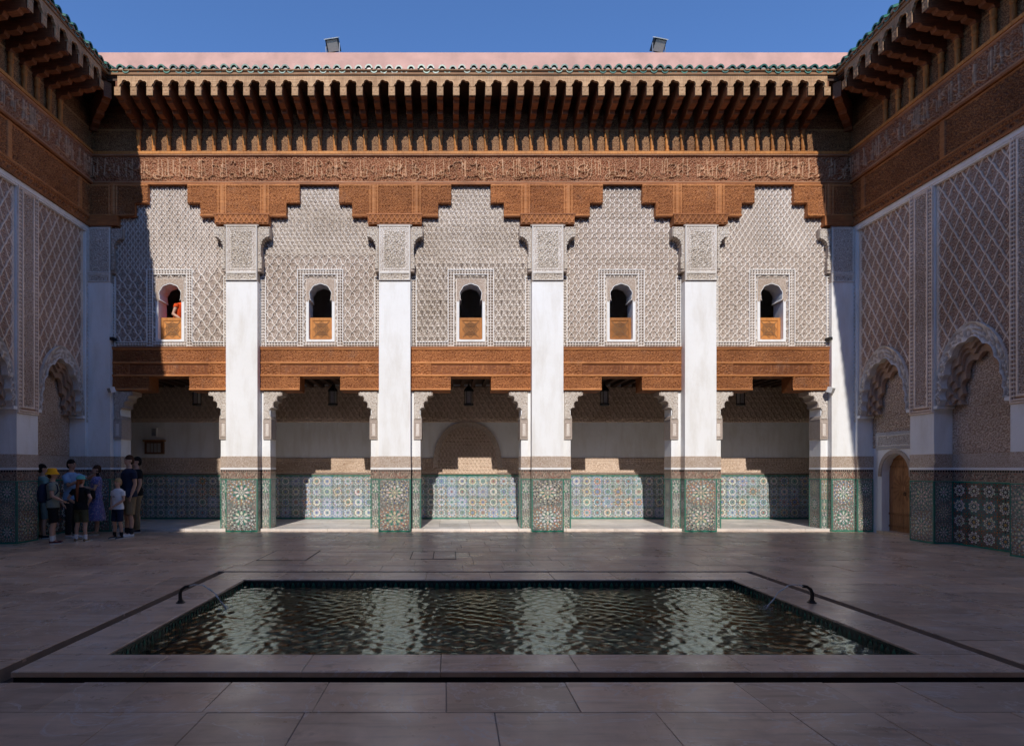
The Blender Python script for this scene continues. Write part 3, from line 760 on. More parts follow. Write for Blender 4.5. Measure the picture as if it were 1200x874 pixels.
def panel_fn(kind):
    def fn(u, v):
        uc = u - BW / 2
        if kind == 'diamond': lo, hi, zc = sebka(uc, v, .26, .37, .08, .11), sebka(uc, v, .13, .185, .12, .12), 6.40
        elif kind == 'diamond2': lo, hi, zc = sebka(uc, v - .1, .225, .33, .085, .13), rosette(uc, v, .115), 6.75
        elif kind == 'rosette': lo, hi, zc = rosette(uc, v, .15), rosette(uc, v, .12), 6.6
        elif kind == 'ogee': lo, hi, zc = sebka(uc, v, .175, .27, .10, .14), sebka(uc, v - .05, .22, .25, .09, .16), 6.15
        else: lo, hi, zc = sebka(uc, v - .02, .20, .235, .095, .15), sebka(uc, v, .145, .22, .11, .10), 6.9
        k = sm(v, zc, zc + .02); h = lo[0] * (1 - k) + hi[0] * k; t = lo[1] * (1 - k) + hi[1] * k
        # hand-cut unevenness and worn patches
        wv = .5 + .5 * np.sin(u * 3.1 + 2 * np.sin(v * 1.7)) * np.sin(v * 2.3 + 1.5 * np.sin(u * 2.1)); h = h * (.9 + .12 * wv)
        x = np.abs(u - BW / 2)
        def strip(sel, tcoord, xc):
            nonlocal h, t
            s_ = strapstrip(tcoord, np.clip(xc, 0, 1), .07); h = np.where(sel, s_, h); t = np.where(sel, s_ * .9, t)
        e = BW / 2 - x
        strip((e < .12) & (v < 6.2), v, e / .12)
        strip(v < 4.49 + .15, u, (v - 4.52) / .12)
        strip((x < .56) & (x > .42) & (v < 6.42), v, (x - .42) / .14)
        strip((x < .56) & (v < 6.42) & (v > 6.30), u, (v - 6.30) / .12)
        q = (x < .365) & (v < 6.215) & (v > 4.635); h = np.where(q, 0, h); t = np.where(q, .8, t)
        return h, t
    return fn
def panel_mask(u, v):
    x = np.abs(u - BW / 2); return ~((x < .335) & (v < 6.18) & (v > 4.67))
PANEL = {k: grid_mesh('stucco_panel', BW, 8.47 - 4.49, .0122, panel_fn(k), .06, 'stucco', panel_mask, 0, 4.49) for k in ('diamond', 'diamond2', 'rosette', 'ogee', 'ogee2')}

def frieze_fn(L, seed):
    def fn(u, v):
        H = Z_FT - Z_PT; vv = v - Z_PT
        h, t = script(u, np.clip((vv - .10), 0, None), H - .2, seed, .0135)
        b = (vv < .09) | (vv > H - .09)
        bb = np.maximum(line(np.abs(vv - .05), .03), line(np.abs(vv - (H - .05)), .03))
        bb = np.maximum(bb, .7 * line(dint(u / .06), .3) * ((vv < .075) | (vv > H - .075)))
        return np.where(b, bb, h), np.where(b, .2 + .3 * bb, t)
    return fn
FRIEZE = grid_mesh('inscription_frieze', 2 * HW, Z_FT - Z_PT, .0125, frieze_fn(2 * HW, 5), .065, 'wood_script', None, 0, Z_PT)
SIDE_L = 6.2
FRIEZE_S = grid_mesh('inscription_frieze', SIDE_L, Z_FT - Z_PT, .0135, frieze_fn(SIDE_L, 8), .05, 'wood_script', None, 0, Z_PT)

def console_fn(u, v):
    h, t = arab(u, v, .075, 1.0)
    h = h * .8
    x = np.abs(u)
    post = (np.abs(x - .52) < .055) & (v > 7.72); cp = np.abs(x - .52) / .055
    h = np.where(post, 1.25 - .5 * (cp > .65), h); t = np.where(post, .95, t * .8 + .1)
    fr = np.minimum.reduce([np.abs(v - 8.42), np.abs(x - .43) + (v < 7.7) * 1, np.abs(x - .61) + (v < 7.7) * 1, np.abs(v - 7.70) + (x > 1.05) * 1])
    ln = line(fr, .024); h = np.maximum(h, ln); t = np.maximum(t, ln)
    low = v < 7.665
    d = np.maximum(line(dint(u / .13 + v / .2), .16), line(dint(u / .13 - v / .2), .16))
    h = np.where(low, d * .8, h); t = np.where(low, .35 + .5 * d, t)
    return h, t
def console_mask(u, v):
    x = np.abs(u); return ((x < 1.37) & (v > 8.0)) | ((x < 1.05) & (v > 7.67)) | ((x < .65) & (v > 7.44))
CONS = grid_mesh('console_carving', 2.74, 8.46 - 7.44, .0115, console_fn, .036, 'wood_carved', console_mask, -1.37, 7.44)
FOOT = grid_mesh('console_foot', 1.29, .20, .0115, console_fn, .03, 'wood_carved', None, -.645, 7.455)
CONS_H = grid_mesh('console_carving', 1.45, 8.46 - 7.44, .0115, console_fn, .036, 'wood_carved', console_mask, -.08, 7.44)

def lintel_fn(u, v):
    h, t = arab(u, v, .072, 2.0); h = h * .8
    mid = (v > 3.82) & (v < 4.10)
    x = np.abs(u - BW / 2)
    h2, t2 = script(u, np.clip(v - 3.84, 0, None), .24, 12, .014)
    h = np.where(mid & (x < .98), h2 * .8 - .4, h); t = np.where(mid & (x < .98), t2 * .5, t)
    hr, tr = rosette(u, v, .27); h = np.where(mid & (x >= 1.0), hr * .8, h)
    g = np.minimum.reduce([np.abs(v - 4.46), np.abs(v - 4.12), np.abs(v - 3.81), np.abs(v - 3.47)])
    ln = line(g, .032); h = np.maximum(h, 1.1 * ln); t = np.maximum(t * .85, ln)
    vl = line(np.abs(x - .99), .02) * mid; h = np.maximum(h, vl)
    return h, t
def lintel_mask(u, v): return ~((np.abs(u - BW / 2) < .5) & (v < 3.795))
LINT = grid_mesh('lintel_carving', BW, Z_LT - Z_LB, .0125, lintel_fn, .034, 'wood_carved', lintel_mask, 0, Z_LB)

def scallop(n, r0, r1, a0, a1, cx, cz, k=7):
    """points on an arc whose edge is cut into n lobes"""
    out = []
    for i in range(n * k + 1):
        a = a0 + (a1 - a0) * i / (n * k); ph = (i / k) % 1.0
        r = r0 + (r1 - r0) * math.sin(PI * ph) if i < n * k else r0
        out.append((cx + r * math.cos(a), cz + r * math.sin(a)))
    return out

def capital_meshes():
    # centre plate on the shaft
    cp = grid_mesh('capital', .76, 7.40 - 6.06, .0125, lambda u, v: (lambda h, t, e: (np.where(e < .03, 1, np.where(v < 6.24, .7 * arab(u, v, .05)[0], np.where(e < .13, .35 + .3 * line(np.abs(e - .08), .02), h))), np.where(e < .03, 1, t)))(*arab(u, v, .11, 3), np.minimum.reduce([u, .76 - u, np.abs(v - 6.06), np.abs(v - 6.26), 7.40 - v])), .04, 'stucco_pale', None, 0, 6.06)
    # side arm: quarter-arch bracket with lobed edge, in x,z from the shaft side outwards
    pts = [(0, 7.38), (.30, 7.38), (.30, 7.16)]
    arcp = scallop(5, .225, .195, PI / 2, PI, .30, 6.93)
    pts += arcp[1:] + [(.075, 6.62), (.09, 6.60), (.09, 6.30), (0, 6.30)]
    arm = MB().prism_y(pts, 0, .30).mesh('capital_arm', 'stucco_pale')
    cen = [(.075, 7.30)]; q = [(.02 + (x - .0) * .88 + .0, 7.36 - (7.38 - z) * .93) for x, z in pts]
    af = grid_mesh('arm_carving', .30, 1.1, .0115, lambda u, v: arab(u, v, .075, 2), .032, 'stucco_pale', in_poly(q), 0, 6.29)
    return cp, arm, af
CAP, ARM, ARMF = capital_meshes()
def bracket_meshes():
    """plaster bracket under the lintel: local x outwards into the bay, from the jamb face"""
    pts = [(-.16, 3.435), (.30, 3.435), (.30, 3.33)]
    # three scooped tiers stepping back to the jamb
    for (cx, cz, r) in ((.245, 3.255, .075), (.165, 3.11, .085), (.075, 2.93, .10)):
        pts += [(cx + r * math.cos(a), cz + r * math.sin(a)) for a in np.linspace(PI * .42, PI * 1.02, 7)]
        pts += [(cx - r * .9, cz - r * .8)]
    pts += [(.02, 2.80), (.035, 2.74), (-.16, 2.74)]
    body = MB().prism_y(pts, -.02, .40).mesh('bracket', 'stucco_pale')
    def fn(u, v):
        h, t = arab(u, v, .075, 4)
        return h, t
    def poly_mask(u, v):
        x = np.array([p[0] for p in pts]); z = np.array([p[1] for p in pts]); ins = np.zeros(u.shape, bool); n = len(x)
        sc = .90; x = -.16 + (x + .16) * sc + .012; z = 3.435 + (z - 3.435) * .95 - .015
        for i in range(n):
            j = (i - 1) % n
            c = ((z[i] > v) != (z[j] > v)) & (u < (x[j] - x[i]) * (v - z[i]) / (z[j] - z[i] + 1e-12) + x[i]); ins ^= c
        return ins
    face = grid_mesh('bracket_carving', .46, .70, .0115, fn, .018, 'stucco_pale', poly_mask, -.16, 2.735)
    blk = MB().box(-.165, .03, -.03, .41, 2.25, 2.735).mesh('bracket_block', 'stucco_pale')
    bf_ = grid_mesh('block_carving', .15, .38, .0115, lambda u, v: (lambda e: (np.where(e < .035, line(np.abs(e - .02), .015), .8 * script(u, v - 2.30, .38, 3, .012)[0]), np.where(e < .04, .2, .8)))(np.minimum.reduce([u + .145, .005 - u, v - 2.30, 2.68 - v])), .015, 'stucco', None, -.145, 2.30)
    return body, face, blk, bf_
BRK, BRKF, BLK, BLKF = bracket_meshes()

# ------------------------------------------------------------------ eave pieces: fascia, corbels, tiles
EO = 0.95                      # overhang
Z_FA, Z_FB = 10.54, 10.07
SP = 0.37
def fascia_mesh(n):
    """board of lobed arches between the beam ends; n spans, centred on 0, beam ends on the span edges"""
    mb = MB(); L = n * SP; hwid = .096
    for k in range(n):
        x0 = -L / 2 + k * SP; cx = x0 + SP / 2
        lobes = []
        for i in range(36 + 1):
            a = PI - PI * i / 36; r = hwid * (1 + .26 * abs(math.sin(a * 2.5))) ; lobes.append((cx + r * 1.12 * math.cos(a), 10.285 + r * 1.25 * math.sin(a)))
        top = Z_FA
        for i in range(36):
            (xa, za), (xb, zb) = lobes[i], lobes[i + 1]
            ta, tb = x0 + SP * i / 36, x0 + SP * (i + 1) / 36
            mb.add([(xa, 0, za), (xb, 0, zb), (tb, 0, top), (ta, 0, top)], [(0, 1, 2, 3)])
            mb.add([(xa, 0, za), (xb, 0, zb), (xb, .045, zb), (xa, .045, za)], [(3, 2, 1, 0)])
            mb.add([(xa, .045, za), (xb, .045, zb), (tb, .045, top), (ta, .045, top)], [(3, 2, 1, 0)])
        xl, xr = lobes[0][0], lobes[-1][0]
        mb.add([(x0, 0, 10.285), (xl, 0, 10.285), (x0, 0, top)], [(0, 1, 2)]); mb.add([(x0 + SP, 0, 10.285), (xr, 0, 10.285), (x0 + SP, 0, top)], [(2, 1, 0)])
        # raised hood following the arch
        for i in range(36):
            (xa, za), (xb, zb) = lobes[i], lobes[i + 1]
            sa, sb = 1.14, 1.14
            A = (cx + (xa - cx) * sa, 10.285 + (za - 10.285) * sa); B = (cx + (xb - cx) * sb, 10.285 + (zb - 10.285) * sb)
            mb.add([(xa, -.014, za), (xb, -.014, zb), (B[0], -.014, B[1]), (A[0], -.014, A[1])], [(0, 1, 2, 3)])
            mb.add([(A[0], -.014, A[1]), (B[0], -.014, B[1]), (B[0], .001, B[1]), (A[0], .001, A[1])], [(0, 1, 2, 3)])
            mb.add([(xa, -.014, za), (xb, -.014, zb), (xb, .001, zb), (xa, .001, za)], [(3, 2, 1, 0)])
    me = mb.mesh('arched_fascia', 'wood_tan')
    co = np.array([v.co for v in me.vertices]); at = me.attributes.new('tone', 'FLOAT', 'POINT')
    at.data.foreach_set('value', np.where(co[:, 1] < -.005, 1.0, .45 + .5 * (np.sin(co[:, 0] * 150) * np.sin(co[:, 2] * 150) > 0)).astype(np.float32))
    return me
def corbel_mesh():
    """stepped beam: local y from the wall (0) out to -EO; x width"""
    w0 = .067
    prof = [(0, 10.44), (0, 9.80), (-.10, 9.80), (-.13, 9.86), (-.27, 9.88), (-.30, 9.96), (-.33, 9.93), (-.52, 9.95), (-.56, 10.04), (-.60, 10.00), (-.80, 10.03), (-.84, 10.08), (-EO + .002, 10.08), (-EO + .002, 10.44)]
    mb = MB().prism_x(prof, -w0, w0)
    return mb.mesh('corbel', 'wood_mid')
CORBEL = corbel_mesh()
CORB_CAP = grid_mesh('corbel_cap', .148, .20, .012, lambda u, v: (np.maximum(line(np.minimum.reduce([u + .074, .074 - u, v - 10.075, 10.275 - v]), .03), .8 * line(np.abs(np.hypot(u, v - 10.175) - .045), .03)), .7 + 0 * u), .014, 'wood_tan', None, -.074, 10.075)
COLON = MB().lathe([(.018, 9.265), (.044, 9.285), (.052, 9.32), (.036, 9.345), (.045, 9.37), (.045, 9.58), (.036, 9.60), (.056, 9.63), (.058, 9.68), (.046, 9.70), (.058, 9.80)], n=10).mesh('colonnette', 'wood_gold', True, 50)
TP = 0.235
def rooftile_mesh():
    mb = MB(); n = 10; L = 1.25; dz = .42; th = .014
    pr = []
    for i in range(n + 1):
        a = PI * i / n; pr.append((.088 * math.cos(a), .095 * math.sin(a)))
    for (y, z) in ((0, 0), (-L, -dz)):
        pass
    def ringv(y, z, s): return [(x * s, y, z + h * s) for x, h in pr]
    vs = ringv(-EO - .10, 10.66, 1.0) + ringv(.22, 11.10, .86) + ringv(-EO - .10, 10.66, .66) + ringv(.22, 11.10, .60); m = n + 1
    fs = [(i, i + 1, m + i + 1, m + i) for i in range(n)] + [(2*m + i + 1, 2*m + i, 3*m + i, 3*m + i + 1) for i in range(n)] + [(i + 1, i, 2*m + i, 2*m + i + 1) for i in range(n)]
    mb.add(vs, fs, 0, (.018, .115, .075))
    # the pan tile hanging beside it
    pv = []
    for (y, z) in ((-EO - .07, 10.655), (.22, 11.085)):
        for i in range(n + 1):
            a = PI + PI * i / n; pv.append((TP / 2 + .075 * math.cos(a), y, z + .06 * math.sin(a)))
    mb.add(pv, [(i, i + 1, m + i + 1, m + i) for i in range(n)], 0, (.03, .14, .09))
    pv2 = [(x, y, z - .026) for x, y, z in pv]
    mb.add(pv2, [(i + 1, i, m + i, m + i + 1) for i in range(n)], 0, (.16, .10, .06))
    mb.add(pv[:m] + pv2[:m], [(i + 1, i, m + i, m + i + 1) for i in range(n)], 0, (.06, .19, .13))
    mb.add([(.055 * math.cos(PI * i / n), -EO - .06, 10.65 + .055 * math.sin(PI * i / n)) for i in range(n + 1)], [tuple(range(n + 1))], 0, (.40, .33, .27))
    return mb.mesh('roof_tile', 'glazed', True, 40)
ROOFTILE = rooftile_mesh()

def eave(parent, xs0, xs1, corb_x, x_lo, x_hi, n_span, span_c, wall=True):
    """everything above the frieze; local x along the wall, wall face y=0"""
    L0, L1 = x_lo, x_hi
    MB().box(xs0, xs1, -.16, .0, Z_FT - .035, Z_FT + .03).box(xs0, xs1, -.13, .0, Z_FT - .07, Z_FT - .036).obj('frieze_ledge', 'wood_gold', parent)
    ew = MB().box(xs0, xs1, .0, .30, Z_FT + .03, 10.62).obj('eave_wall', 'wood_mid', parent)
    Lc = min(xs1, xs0 + (2 * HW if xs0 < 0 else SIDE_L)); put('eave_carving', grid_mesh('eave_carving', Lc - xs0, 1.0, .016, lambda u, v: (lambda a, k: (a[0] * .8 + k * .4, np.maximum(a[1] * .75, k)))(arab(u, v, .085, 4), line(np.minimum(np.abs(v - 9.86), np.abs(v - 9.29)), .03)), .02, 'wood_tan2', None, xs0, Z_FT + .032), ew, (0, -.003, 0))
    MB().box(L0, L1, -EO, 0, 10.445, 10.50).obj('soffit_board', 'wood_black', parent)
    put('arched_fascia', fascia_mesh(n_span), parent, (span_c, -EO - .045, 0))
    f = MB(); f.box(L0, L1, -EO - .07, -EO + .02, Z_FA + .002, Z_FA + .045).box(L0, L1, -EO - .055, -EO + .02, Z_FA + .047, Z_FA + .085).box(L0, L1, -EO - .085, -EO + .02, Z_FA + .087, Z_FA + .115)
    f.obj('cornice_moulding', 'wood_tan', parent)
    # sloping deck under the tiles
    MB().prism_x([(-EO - .02, 10.62), (.30, 10.98), (.30, 10.5), (0, 10.505), (-EO - .02, 10.505)], L0, L1).obj('roof_deck', 'wood_dark', parent)
    for x in corb_x:
        put('corbel', CORBEL, parent, (x, 0, random.uniform(-.008, .004)), random.uniform(-.008, .008)); put('corbel_cap', CORB_CAP, parent, (x, -EO - .047, 0)); put('colonnette', COLON, parent, (x, -.075, 0))
    n = int((x_hi - x_lo) / TP)
    for k in range(n):
        o = put('roof_tile', ROOFTILE, parent, (x_lo + (k + .5) * (x_hi - x_lo) / n, random.uniform(-.022, .022), random.uniform(-.009, .009)), random.uniform(-.03, .03))

# ------------------------------------------------------------------ back facade
fac = empty('arcade_facade', (0, FY, 0), label='sunlit carved stucco facade with five-bay arcade and cedar eaves behind the pool', cat='facade')
core = MB()
for bx in BAYS:
    x0, x1 = bx - BW / 2, bx + BW / 2
    for (a, b, c, d) in ((x0, bx - .36, Z_LT, 9.2), (bx + .36, x1, Z_LT, 9.2), (bx - .36, bx + .36, 6.12, 9.2), (bx - .36, bx + .36, Z_LT, 4.70)):
        core.box(a, b, .012, .40, c, d)
for x in PX: core.box(x - .38, x + .38, .012, .40, 6.05, 9.2)
core.box(-HW, -8.87, .012, .40, 6.0, 9.2); core.box(8.87, HW, .012, .40, 6.0, 9.2)
core.obj('upper_wall', 'plaster', fac)
kinds = ['diamond', 'diamond2', 'rosette', 'ogee', 'ogee2']
for bx, kd in zip(BAYS, kinds):
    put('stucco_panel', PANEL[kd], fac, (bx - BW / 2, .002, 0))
    # lintel
    b = MB(); x0, x1 = -BW / 2 + .002, BW / 2 - .002
    b.box(x0, x1, -.05, .42, 3.80, Z_LT - .012).box(x0, -.5, -.05, .42, Z_LB, 3.80).box(.5, x1, -.05, .42, Z_LB, 3.80)
    b.box(x0, x1, -.10, .0, Z_LT - .012, Z_LT + .025)
    lo = b.obj('lintel', 'wood', fac, (bx, 0, 0))
    put('lintel_carving', LINT, lo, (-BW / 2, -.052, 0))
    # raised plaster fillets that divide the field into framed panels
    bm_ = MB(); F = lambda a, b_, c, d: bm_.box(a, b_, -.066, .0, c, d)
    for e in (-1, 1):
        for q in (BW / 2 - .012, BW / 2 - .125): a_, b_ = sorted((e * q, e * (q - .014))); F(a_, b_, 4.50, 6.22)
        for q in (.565, .425): a_, b_ = sorted((e * q, e * (q - .016))); F(a_, b_, 4.635, 6.40 if q > .5 else 6.285)
        a_, b_ = sorted((e * (BW / 2 - .14), e * .57)); F(a_, b_, 4.63, 4.646); a_, b_ = sorted((e * (BW / 2), e * (BW / 2 - .14))); F(a_, b_, 6.222, 6.236)
    F(-.565, .565, 6.402, 6.418); F(-.425, .425, 6.287, 6.302); F(-BW / 2 + .15, BW / 2 - .15, 4.505, 4.522)
    bm_.obj('border_fillets', 'stucco_pale_plain', fac, (bx, 0, 0))
    # window
    wf = empty('window', (bx, 0, 0)); wf.parent = fac
    cz = 5.55; th = sorted(set([2 * PI * i / 96 for i in range(96)] + [math.atan2(dz, dx) % (2 * PI) for dx in (-.35, .35) for dz in (6.20 - cz, 4.65 - cz)]))
    def rin(t):
        # straight jambs below, keyhole arch above with lobed edge
        c, s_ = math.cos(t), math.sin(t); best = 9
        if s_ > .42:
            oc = 5.80 - cz; R = .255 + .016 * abs(math.sin(9 * t)); bq = s_ * oc; disc = R * R - oc * oc + bq * bq; return bq + math.sqrt(max(disc, 1e-6))
        if abs(c) > 1e-6: best = .285 / abs(c)
        if s_ < 0: best = min(best, (cz - 4.70) / -s_)
        elif s_ > .2: best = min(best, .285 / abs(c) if abs(c) > 1e-6 else 9)
        return best
    def rrect(t, hx, zt, zb):
        c, s_ = math.cos(t), math.sin(t); v = 9
        if abs(c) > 1e-9: v = hx / abs(c)
        if s_ > 1e-9: v = min(v, (zt - cz) / s_)
        if s_ < -1e-9: v = min(v, (cz - zb) / -s_)
        return v
    fr = MB().ring([rin(t) for t in th], [rrect(t, .35, 6.20, 4.65) for t in th], (0, cz), th, -.03, .40)
    fr.obj('frame', 'plaster', wf)
    # carved spandrel over the arch
    MB().ring([rin(t) * 1.04 for t in th if .25 < t < PI - .25], [rrect(t, .345, 6.195, 4.64) for t in th if .25 < t < PI - .25], (0, cz), [t for t in th if .25 < t < PI - .25], -.036, -.028, close=False).obj('spandrel', 'stucco_fine', wf)
    bal = MB().box(-.284, .284, .10, .15, 4.70, 5.27)
    for q in ((-.28, .28, 5.20, 5.265), (-.28, .28, 4.705, 4.765), (-.28, -.215, 4.765, 5.20), (.215, .28, 4.765, 5.20)): bal.box(q[0], q[1], .085, .10, q[2], q[3])
    bo = bal.obj('balustrade', 'wood_gold', wf)
    st = MB()
    for k in (2, 6):
        a = PI * k / 8; dx, dz = math.cos(a), math.sin(a)
        L = min(.195 / max(abs(dx), 1e-6), .205 / max(abs(dz), 1e-6)); px_, pz_ = -dz * .008, dx * .008
        st.add([(dx*L + px_, .09, 4.98 + dz*L + pz_), (dx*L - px_, .09, 4.98 + dz*L - pz_), (-dx*L - px_, .09, 4.98 - dz*L - pz_), (-dx*L + px_, .09, 4.98 - dz*L + pz_)], [(0, 1, 2, 3)])
    for (rA, rB) in ((.075, .092), (.13, .146), (.19, .205)):
        for rot in (0, PI / 4):
            for k in range(4):
                a0, a1 = rot + k * PI / 2, rot + (k + 1) * PI / 2
                st.add([(rA*math.cos(a0), .0885, 4.98 + rA*math.sin(a0)), (rB*math.cos(a0), .0885, 4.98 + rB*math.sin(a0)), (rB*math.cos(a1), .0885, 4.98 + rB*math.sin(a1)), (rA*math.cos(a1), .0885, 4.98 + rA*math.sin(a1))], [(0, 1, 2, 3)])
    st.obj('star_lattice', 'wood_tan', bo)

def dado_on(parent, x0, x1, y, rz, W, cw, style, seed=0, z0=0.0, bands=True):
    """tiled dado + dark band + white fillet + carved band, hung on a face that starts at (x0,y) and runs along rz"""
    loc = (x0, y, z0)
    put('tile_dado', mosaic(W, DADO - z0, cw, style, seed), parent, loc, rz)
    if bands:
        put('inscription_tile_band', teeth_band(W, .225), parent, (x0, y, DADO + .002), rz)

for i, x in enumerate(PX):
    b = MB(); b.box(-.61, .61, .0, .44, 0, Z_LB - .002); b.box(-.38, .38, -.27, -.001, 0, 6.06)
    p = b.obj('pillar', 'plaster', fac, (x, 0, 0))
    put('capital', CAP, p, (-.38, -.272, 0))
    MB().box(-.38, .38, -.27, .01, 6.062, Z_CB).box(-.40, .40, -.29, -.27, 6.06, 6.075).box(-.42, .42, -.30, -.262, 7.385, 7.41).obj('capital_block', 'stucco_pale', p)
    for s_ in (-1, 1):
        put('arm_carving', ARMF, put('capital_arm', ARM, p, (s_ * .381, -.25, 0), 0, None, (s_, 1, 1)), (0, -.002, 0))
        put('bracket', BRK, p, (s_ * .61, 0, 0), 0, None, (s_, 1, 1)); put('bracket_carving', BRKF, p, (s_ * .61, -.021, 0), 0, None, (s_, 1, 1))
        put('bracket_block', BLK, p, (s_ * .61, 0, 0), 0, None, (s_, 1, 1)); put('block_carving', BLKF, p, (s_ * .61, -.031, 0), 0, None, (s_, 1, 1))
        # dado on the set-back jamb, the reveal and the side of the shaft
        dado_on(p, -.61 if s_ < 0 else .38, 0, -.003, 0, .23, .42, 'pier', 1)
        if s_ > 0: dado_on(p, .613, 0, .0, PI / 2, .44, .42, 'pier', 2); dado_on(p, .383, 0, -.27, PI / 2, .266, .42, 'pier', 3)
        else: dado_on(p, -.613, 0, .44, -PI / 2, .44, .42, 'pier', 2); dado_on(p, -.383, 0, -.004, -PI / 2, .266, .42, 'pier', 3)
    dado_on(p, -.38, 0, -.274, 0, .76, .60, 'pier', 10 + i)
    bd = MB()
    bd.box(-.618, .618, -.008, .446, 1.507, 1.555, 0).box(-.388, .388, -.28, -.0085, 1.507, 1.555, 0)
    bd.obj('fillet', 'plaster', p)
    bd = MB(); bd.box(-.616, .616, -.006, .444, 1.556, 1.83).box(-.386, .386, -.277, -.0065, 1.556, 1.83)
    bd.obj('carved_band', 'stucco_fine', p)
# corner pilasters
CAPC = grid_mesh('capital', .56, 7.40 - 6.06, .0125, lambda u, v: (lambda e, a: (np.where(e < .05, line(np.abs(e - .025), .025), a[0] * .8), np.where(e < .05, .9, a[1])))(np.minimum.reduce([u, .56 - u, v - 6.06, 7.40 - v, np.abs(v - 6.27)]), arab(u, v, .10, 2)), .022, 'stucco_pale', None, 0, 6.06)
for s_ in (-1, 1):
    b = MB(); xs = sorted((s_ * 8.79, s_ * HW)); b.box(xs[0], xs[1], -.16, .44, 0, 6.06); xj = sorted((s_ * 8.62, s_ * 8.79)); b.box(xj[0], xj[1], 0, .44, 0, Z_LB - .002)
    p = b.obj('corner_pilaster', 'plaster', fac)
    MB().box(xs[0], xs[1], -.155, .0, 6.062, Z_CB).obj('capital_block', 'stucco_pale', p)
    put('arm_carving', ARMF, put('capital_arm', ARM, p, (s_ * 8.789, -.14, 0), 0, None, (-s_, 1, 1)), (0, -.002, 0)); put('capital', CAPC, p, (xs[0], -.158, 0))
    put('bracket', BRK, p, (s_ * 8.62, 0, 0), 0, None, (-s_, 1, 1)); put('bracket_carving', BRKF, p, (s_ * 8.62, -.021, 0), 0, None, (-s_, 1, 1))
    put('bracket_block', BLK, p, (s_ * 8.62, 0, 0), 0, None, (-s_, 1, 1)); put('block_carving', BLKF, p, (s_ * 8.62, -.031, 0), 0, None, (-s_, 1, 1))
    dado_on(p, xj[0], 0, -.003, 0, .17, .42, 'pier', 1); dado_on(p, xs[0], 0, -.164, 0, .56, .60, 'pier', 5)
    if s_ > 0: dado_on(p, 8.617, 0, .44, -PI / 2, .44, .42, 'pier', 2); dado_on(p, 8.787, 0, -.004, -PI / 2, .155, .42, 'pier', 3)
    else: dado_on(p, -8.617, 0, .0, PI / 2, .44, .42, 'pier', 2); dado_on(p, -8.787, 0, -.16, PI / 2, .155, .42, 'pier', 3)
    MB().box(min(s_ * 8.612, s_ * HW), max(s_ * 8.612, s_ * HW), -.008, .446, 1.507, 1.555).box(min(s_ * 8.78, s_ * HW), max(s_ * 8.78, s_ * HW), -.17, -.0085, 1.507, 1.555).obj('fillet', 'plaster', p)
    MB().box(min(s_ * 8.614, s_ * HW), max(s_ * 8.614, s_ * HW), -.006, .444, 1.556, 1.83).box(min(s_ * 8.782, s_ * HW), max(s_ * 8.782, s_ * HW), -.167, -.0065, 1.556, 1.83).obj('carved_band', 'stucco_fine', p)
# consoles
for x in PX:
    b = MB().box(-1.37, 1.37, -.14, .0, 8.0, 8.465).box(-1.05, 1.05, -.14, .0, 7.67, 8.0).box(-.65, .65, -.28, .0, 7.44, 7.67)
    b.box(-1.05, 1.05, -.165, -.14, 7.665, 7.70).box(-.68, .68, -.30, -.28, 7.655, 7.685)
    o = b.obj('console', 'wood', fac, (x, 0, 0))
    put('console_carving', CONS, o, (0, -.142, 0))
    put('console_foot', FOOT, o, (0, -.282, 0))
for s_ in (-1, 1):
    b = MB(); a = lambda q: sorted((s_ * (9.25 - q), s_ * HW))
    for q, z0, z1, yy in ((1.37, 8.0, 8.465, -.14), (1.05, 7.67, 8.0, -.14), (.65, 7.44, 7.67, -.20)): e = a(q); b.box(e[0], e[1], yy, 0, z0, z1)
    o = b.obj('console', 'wood', fac); put('console_carving', CONS_H, o, (s_ * 9.25, -.142, 0), 0, None, (-s_, 1, 1))
put('inscription_frieze', FRIEZE, fac, (-HW, -.085, 0))
MB().box(-HW, HW, -.083, .0, Z_PT, Z_FT - .036).box(-HW, HW, -.15, -.083, Z_PT - .01, Z_PT + .035).obj('frieze_board', 'wood', fac)
eave(fac, -HW, HW, [k * SP for k in range(-22, 23)], -HW, HW, 44, 0.0)
for s_ in (-1, 1):
    o = put('diagonal_corbel', CORBEL, fac, (s_ * 9.33, 0, 0), s_ * -PI / 4, None, (1.2, 1.38, 1))
par = MB().box(-HW - 1.2, HW + 1.2, .12, .42, 10.9, 11.86)
par.obj('parapet', 'pink_render', fac)
for x in (): MB().box(x - .17, x + .17, .10, .44, 11.862, 11.89).obj('coping_patch', 'white_metal', fac)
# upper corridor behind the windows and the arcade ceiling
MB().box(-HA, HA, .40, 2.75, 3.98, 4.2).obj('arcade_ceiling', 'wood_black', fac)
cb = MB(); cb.box(-HA, HA, 2.3, 2.4, 4.2, 8.6).box(-HA, HA, .40, 2.4, 8.6, 8.7)
cb.box(-HA - .2, -HA - .002, .02, 2.75, 0, 8.7).box(HA + .002, HA + .2, .02, 2.75, 0, 8.7).box(-HA, -HW - .002, .2, .40, 0, 8.7).box(HW + .002, HA, .2, .40, 0, 8.7)
cb.obj('corridor_wall', 'plaster', fac)
bm = MB()
for bx in BAYS:
    pass
for k in range(60):
    x = -HW + (k + .5) * 2 * HW / 60; put('ceiling_joist', MOS.setdefault('joist', MB().box(-.05, .05, .44, 2.58, 3.88, 3.98).mesh('ceiling_joist', 'wood_black')), fac, (x, 0, 0))

